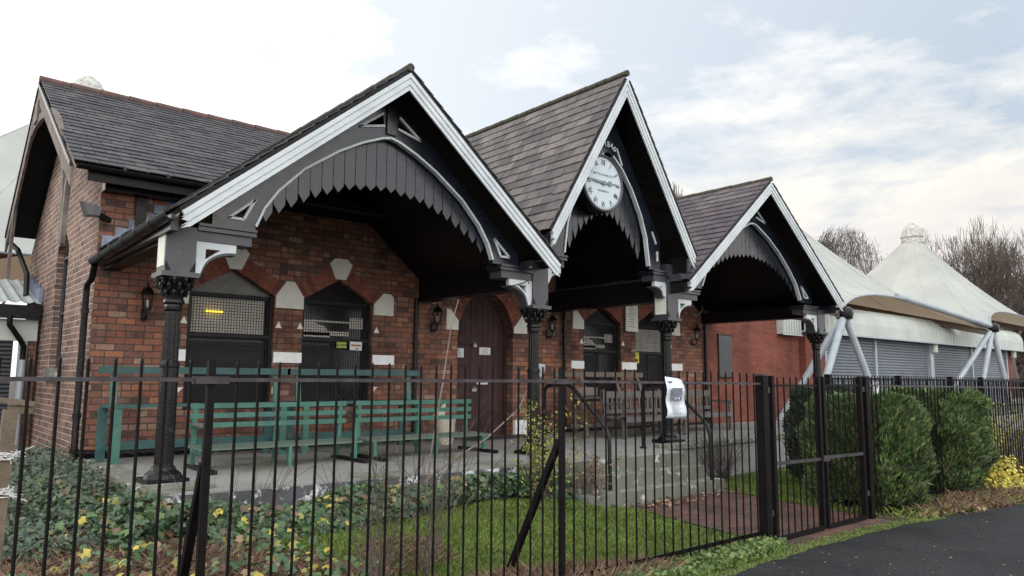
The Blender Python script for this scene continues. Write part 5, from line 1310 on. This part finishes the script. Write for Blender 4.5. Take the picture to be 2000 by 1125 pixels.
def bush(base_, r_, n, mat, label, size=.05, seed=1, sq=.8):
    T = empty('leafy_bush', base_, label, 'bush'); rs = np.random.default_rng(seed)
    d = rs.normal(size=(n, 3)); d /= np.linalg.norm(d, axis=1)[:, None]; d[:, 2] = np.abs(d[:, 2]); rad = (1-np.abs(rs.normal(size=n))*.28)*(1+.15*np.sin(d[:, 0]*7+seed)+.12*np.sin(d[:, 1]*9))
    P_ = np.array(base_)+d*rad[:, None]*np.array([[r_[0], r_[1], r_[2]]]); leaves('foliage', P_, d, size, mat, T)
    S = twigs([base_], 14, r_[2]*.9, .8, .008, 1, seed=seed); stems('stems', S, 'twig', T); return T
bush((13.0, 3.92, 0), (.42, .32, .52), 1500, 'yleaf', 'small bright yellow bush poking through the railing at the right', .06, 3)
bush((15.9, 5.6, 0), (1.5, .9, .95), 3500, 'yleaf2', 'yellow green bush behind the railing at the far right', .06, 4)
bush((20.5, 6.8, 0), (2.2, 1.2, 1.15), 4500, 'yleaf2', 'large yellow green bush farthest right behind the railing', .07, 6)
shrub('brown_shrub', [(17.5, 5.2, 0), (18.5, 5.0, 0), (16.8, 4.8, 0)], 60, .9, .8, .007, 'brown dead shrub at the far right behind the railing', mat='twig', lev=2, seed=16)
shrub('brown_shrub', [(16.0, 7.6, .1), (17.5, 7.7, .1), (14.5, 7.3, .1)], 50, .6, .9, .006, 'low dark shrub at the platform edge behind the conifers', mat='twigdk', lev=2, seed=17)

# bare trees
def bare_tree(base_, H, trunk_r, spread, lev, label, seed, mat='bark', up=.35, first=.28, name='bare_tree', bl=1.0, W=10, dome=None):
    rn = random.Random(seed); S = []; T = empty(name, base_, label, 'tree', 'bare winter trees behind the canopies')
    def grow(p, d, L, r_, lv):
        k = 3; q = Vector(p); dd = Vector(d)
        for i in range(k):
            dd = (dd+Vector((rn.gauss(0, .13), rn.gauss(0, .13), rn.gauss(0, .08)+.05*up))).normalized(); q2 = q+dd*L/k
            ra, rb = r_*(1-.35*i/k), r_*(1-.35*(i+1)/k); S.append((*q, *q2, ra, rb)); q = q2
            if lv > 0 and i == k-2 and rn.random() < .7:
                a = rn.uniform(0, 6.28); s_ = dd.orthogonal().normalized(); s_.rotate(Matrix.Rotation(a, 3, dd)); grow(q, (dd+s_*rn.uniform(.6, 1.1)*spread+Vector((0, 0, up*.3))).normalized(), L*.72*bl, rb*.6, lv-1)
        if lv > 0:
            m = rn.choice((2, 3, 3))
            a0 = rn.uniform(0, 6.28)
            for j in range(m):
                s_ = dd.orthogonal().normalized(); s_.rotate(Matrix.Rotation(a0+j*6.28/m, 3, dd)); grow(q, (dd+s_*rn.uniform(.35, .75)*spread+Vector((0, 0, up*.2))).normalized(), L*rn.uniform(.68, .88)*bl, rb*rn.uniform(.6, .78), lv-1)
    tr = H*first; grow(base_, (0, 0, 1), tr, trunk_r, lev)
    A = np.array(S)
    top_ = A[:, 5].max(); A[:, [2, 5]] = base_[2]+(A[:, [2, 5]]-base_[2])*(H/(top_-base_[2])); A[:, 6:] = np.maximum(A[:, 6:], .012)
    rd_ = np.percentile(np.hypot(A[:, 3]-base_[0], A[:, 4]-base_[1]), 97); k_ = W/2/rd_
    for c_ in (0, 3): A[:, c_] = base_[0]+(A[:, c_]-base_[0])*k_
    for c_ in (1, 4): A[:, c_] = base_[1]+(A[:, c_]-base_[1])*k_
    if dome:
        rw, hh_ = dome; zc_ = base_[2]+H-hh_
        for c_ in (0, 3):
            v = A[:, c_:c_+3]-np.array([[base_[0], base_[1], zc_]]); up_ = np.maximum(v[:, 2], 0)/hh_; e_ = np.sqrt((v[:, 0]**2+v[:, 1]**2)/rw**2+up_**2)+1e-6
            k_ = (1-np.exp(-1.9*e_))*1.06/e_; A[:, c_] = base_[0]+v[:, 0]*k_; A[:, c_+1] = base_[1]+v[:, 1]*k_; A[:, c_+2] = zc_+np.where(v[:, 2] > 0, v[:, 2]*k_, v[:, 2])
    big = A[:, 6] > trunk_r*.3
    stems('trunk', A[big], mat, T, 6); stems('crown', A[~big], mat, T)
    return T
DBG_TREES = True
def along(px, py, D):
    d = rr*((px-1000)/1450)+uu*((562.5-py)/1450)+F; return Vector((0, 0, 1.62))+d*D
def tree_at(px, pytop, D, **k):
    t = along(px, pytop, D); return bare_tree((t.x, t.y, 0), t.z, **k)
tree_at(1662, 418, 70, trunk_r=.5, spread=1.3, lev=7, label='round crowned bare tree between the two canopy cones', seed=21, up=.0, first=.13, bl=1.05, W=9.0, dome=(5.5, 5.8))
tree_at(1870, 430, 62, trunk_r=.36, spread=.9, lev=6, label='tall bare tree with upright shoots right of the canopy cap', seed=33, up=.9, first=.20, mat='twig')
tree_at(1965, 436, 60, trunk_r=.36, spread=.9, lev=6, label='tall bare tree with upright shoots at the right edge', seed=44, up=.9, first=.20, mat='twig')
tree_at(1918, 452, 66, trunk_r=.36, spread=1.0, lev=6, label='bare tree between the two tall trees at the far right', seed=61, up=.7, first=.18, mat='twig', W=11)
tree_at(2080, 440, 64, trunk_r=.36, spread=.8, lev=5, label='tall bare tree just beyond the right edge', seed=47, up=.8, first=.20, mat='twig')
tree_at(1328, 348, 42, trunk_r=.22, W=3.2, spread=.8, lev=6, label='small bare tree top peeping between the centre and right gables', seed=52, up=.6, first=.2)
tree_at(-22, 262, 44, trunk_r=.25, spread=.9, lev=5, label='bare tree top at the left edge behind the fabric canopy', seed=55, up=.5, first=.2)
# brown woodland behind
rs = np.random.default_rng(11); n = 90000
ang = rs.uniform(0, 1, n); P_ = []
c0 = along(1800, 600, 85); c1 = along(2350, 600, 80)
c0.z = c1.z = 0
hh = np.array([c0.lerp(c1, a)[:] for a in ang]); hh += rs.normal(size=(n, 3))*np.array([[2.0, 2.0, 0]])
topz = 9.5+2.2*np.sin(ang*16)+1.2*np.sin(ang*41+1)+2*ang
hh[:, 2] = rs.uniform(0, 1, n)**.8*topz
tag(blades('far_woodland', hh, 1.5, .045, 'wood', lean=.35), 'dense brown winter woodland behind the shutters at the right edge', 'woodland', kind='stuff')
# small litter: purple wrapper in the bed, green scrap by the verge
o = leaves('wrapper', np.array([[1.42, 6.15, .16]]), np.array([[0, -.5, 1.]]), .07, 'bin', flat=.1); o.data.materials[0] = pm('violet foil', (.14, .09, .42)); tag(o, 'violet wrapper lying in the left flower bed', 'litter')
o = leaves('plastic_scrap', np.array([[5.35, 3.98, .05]]), np.array([[0, -.2, 1.]]), .09, 'bin', flat=.1); o.data.materials[0] = pm('green foil', (.05, .35, .10)); tag(o, 'green plastic scrap in the verge beside the road', 'litter')
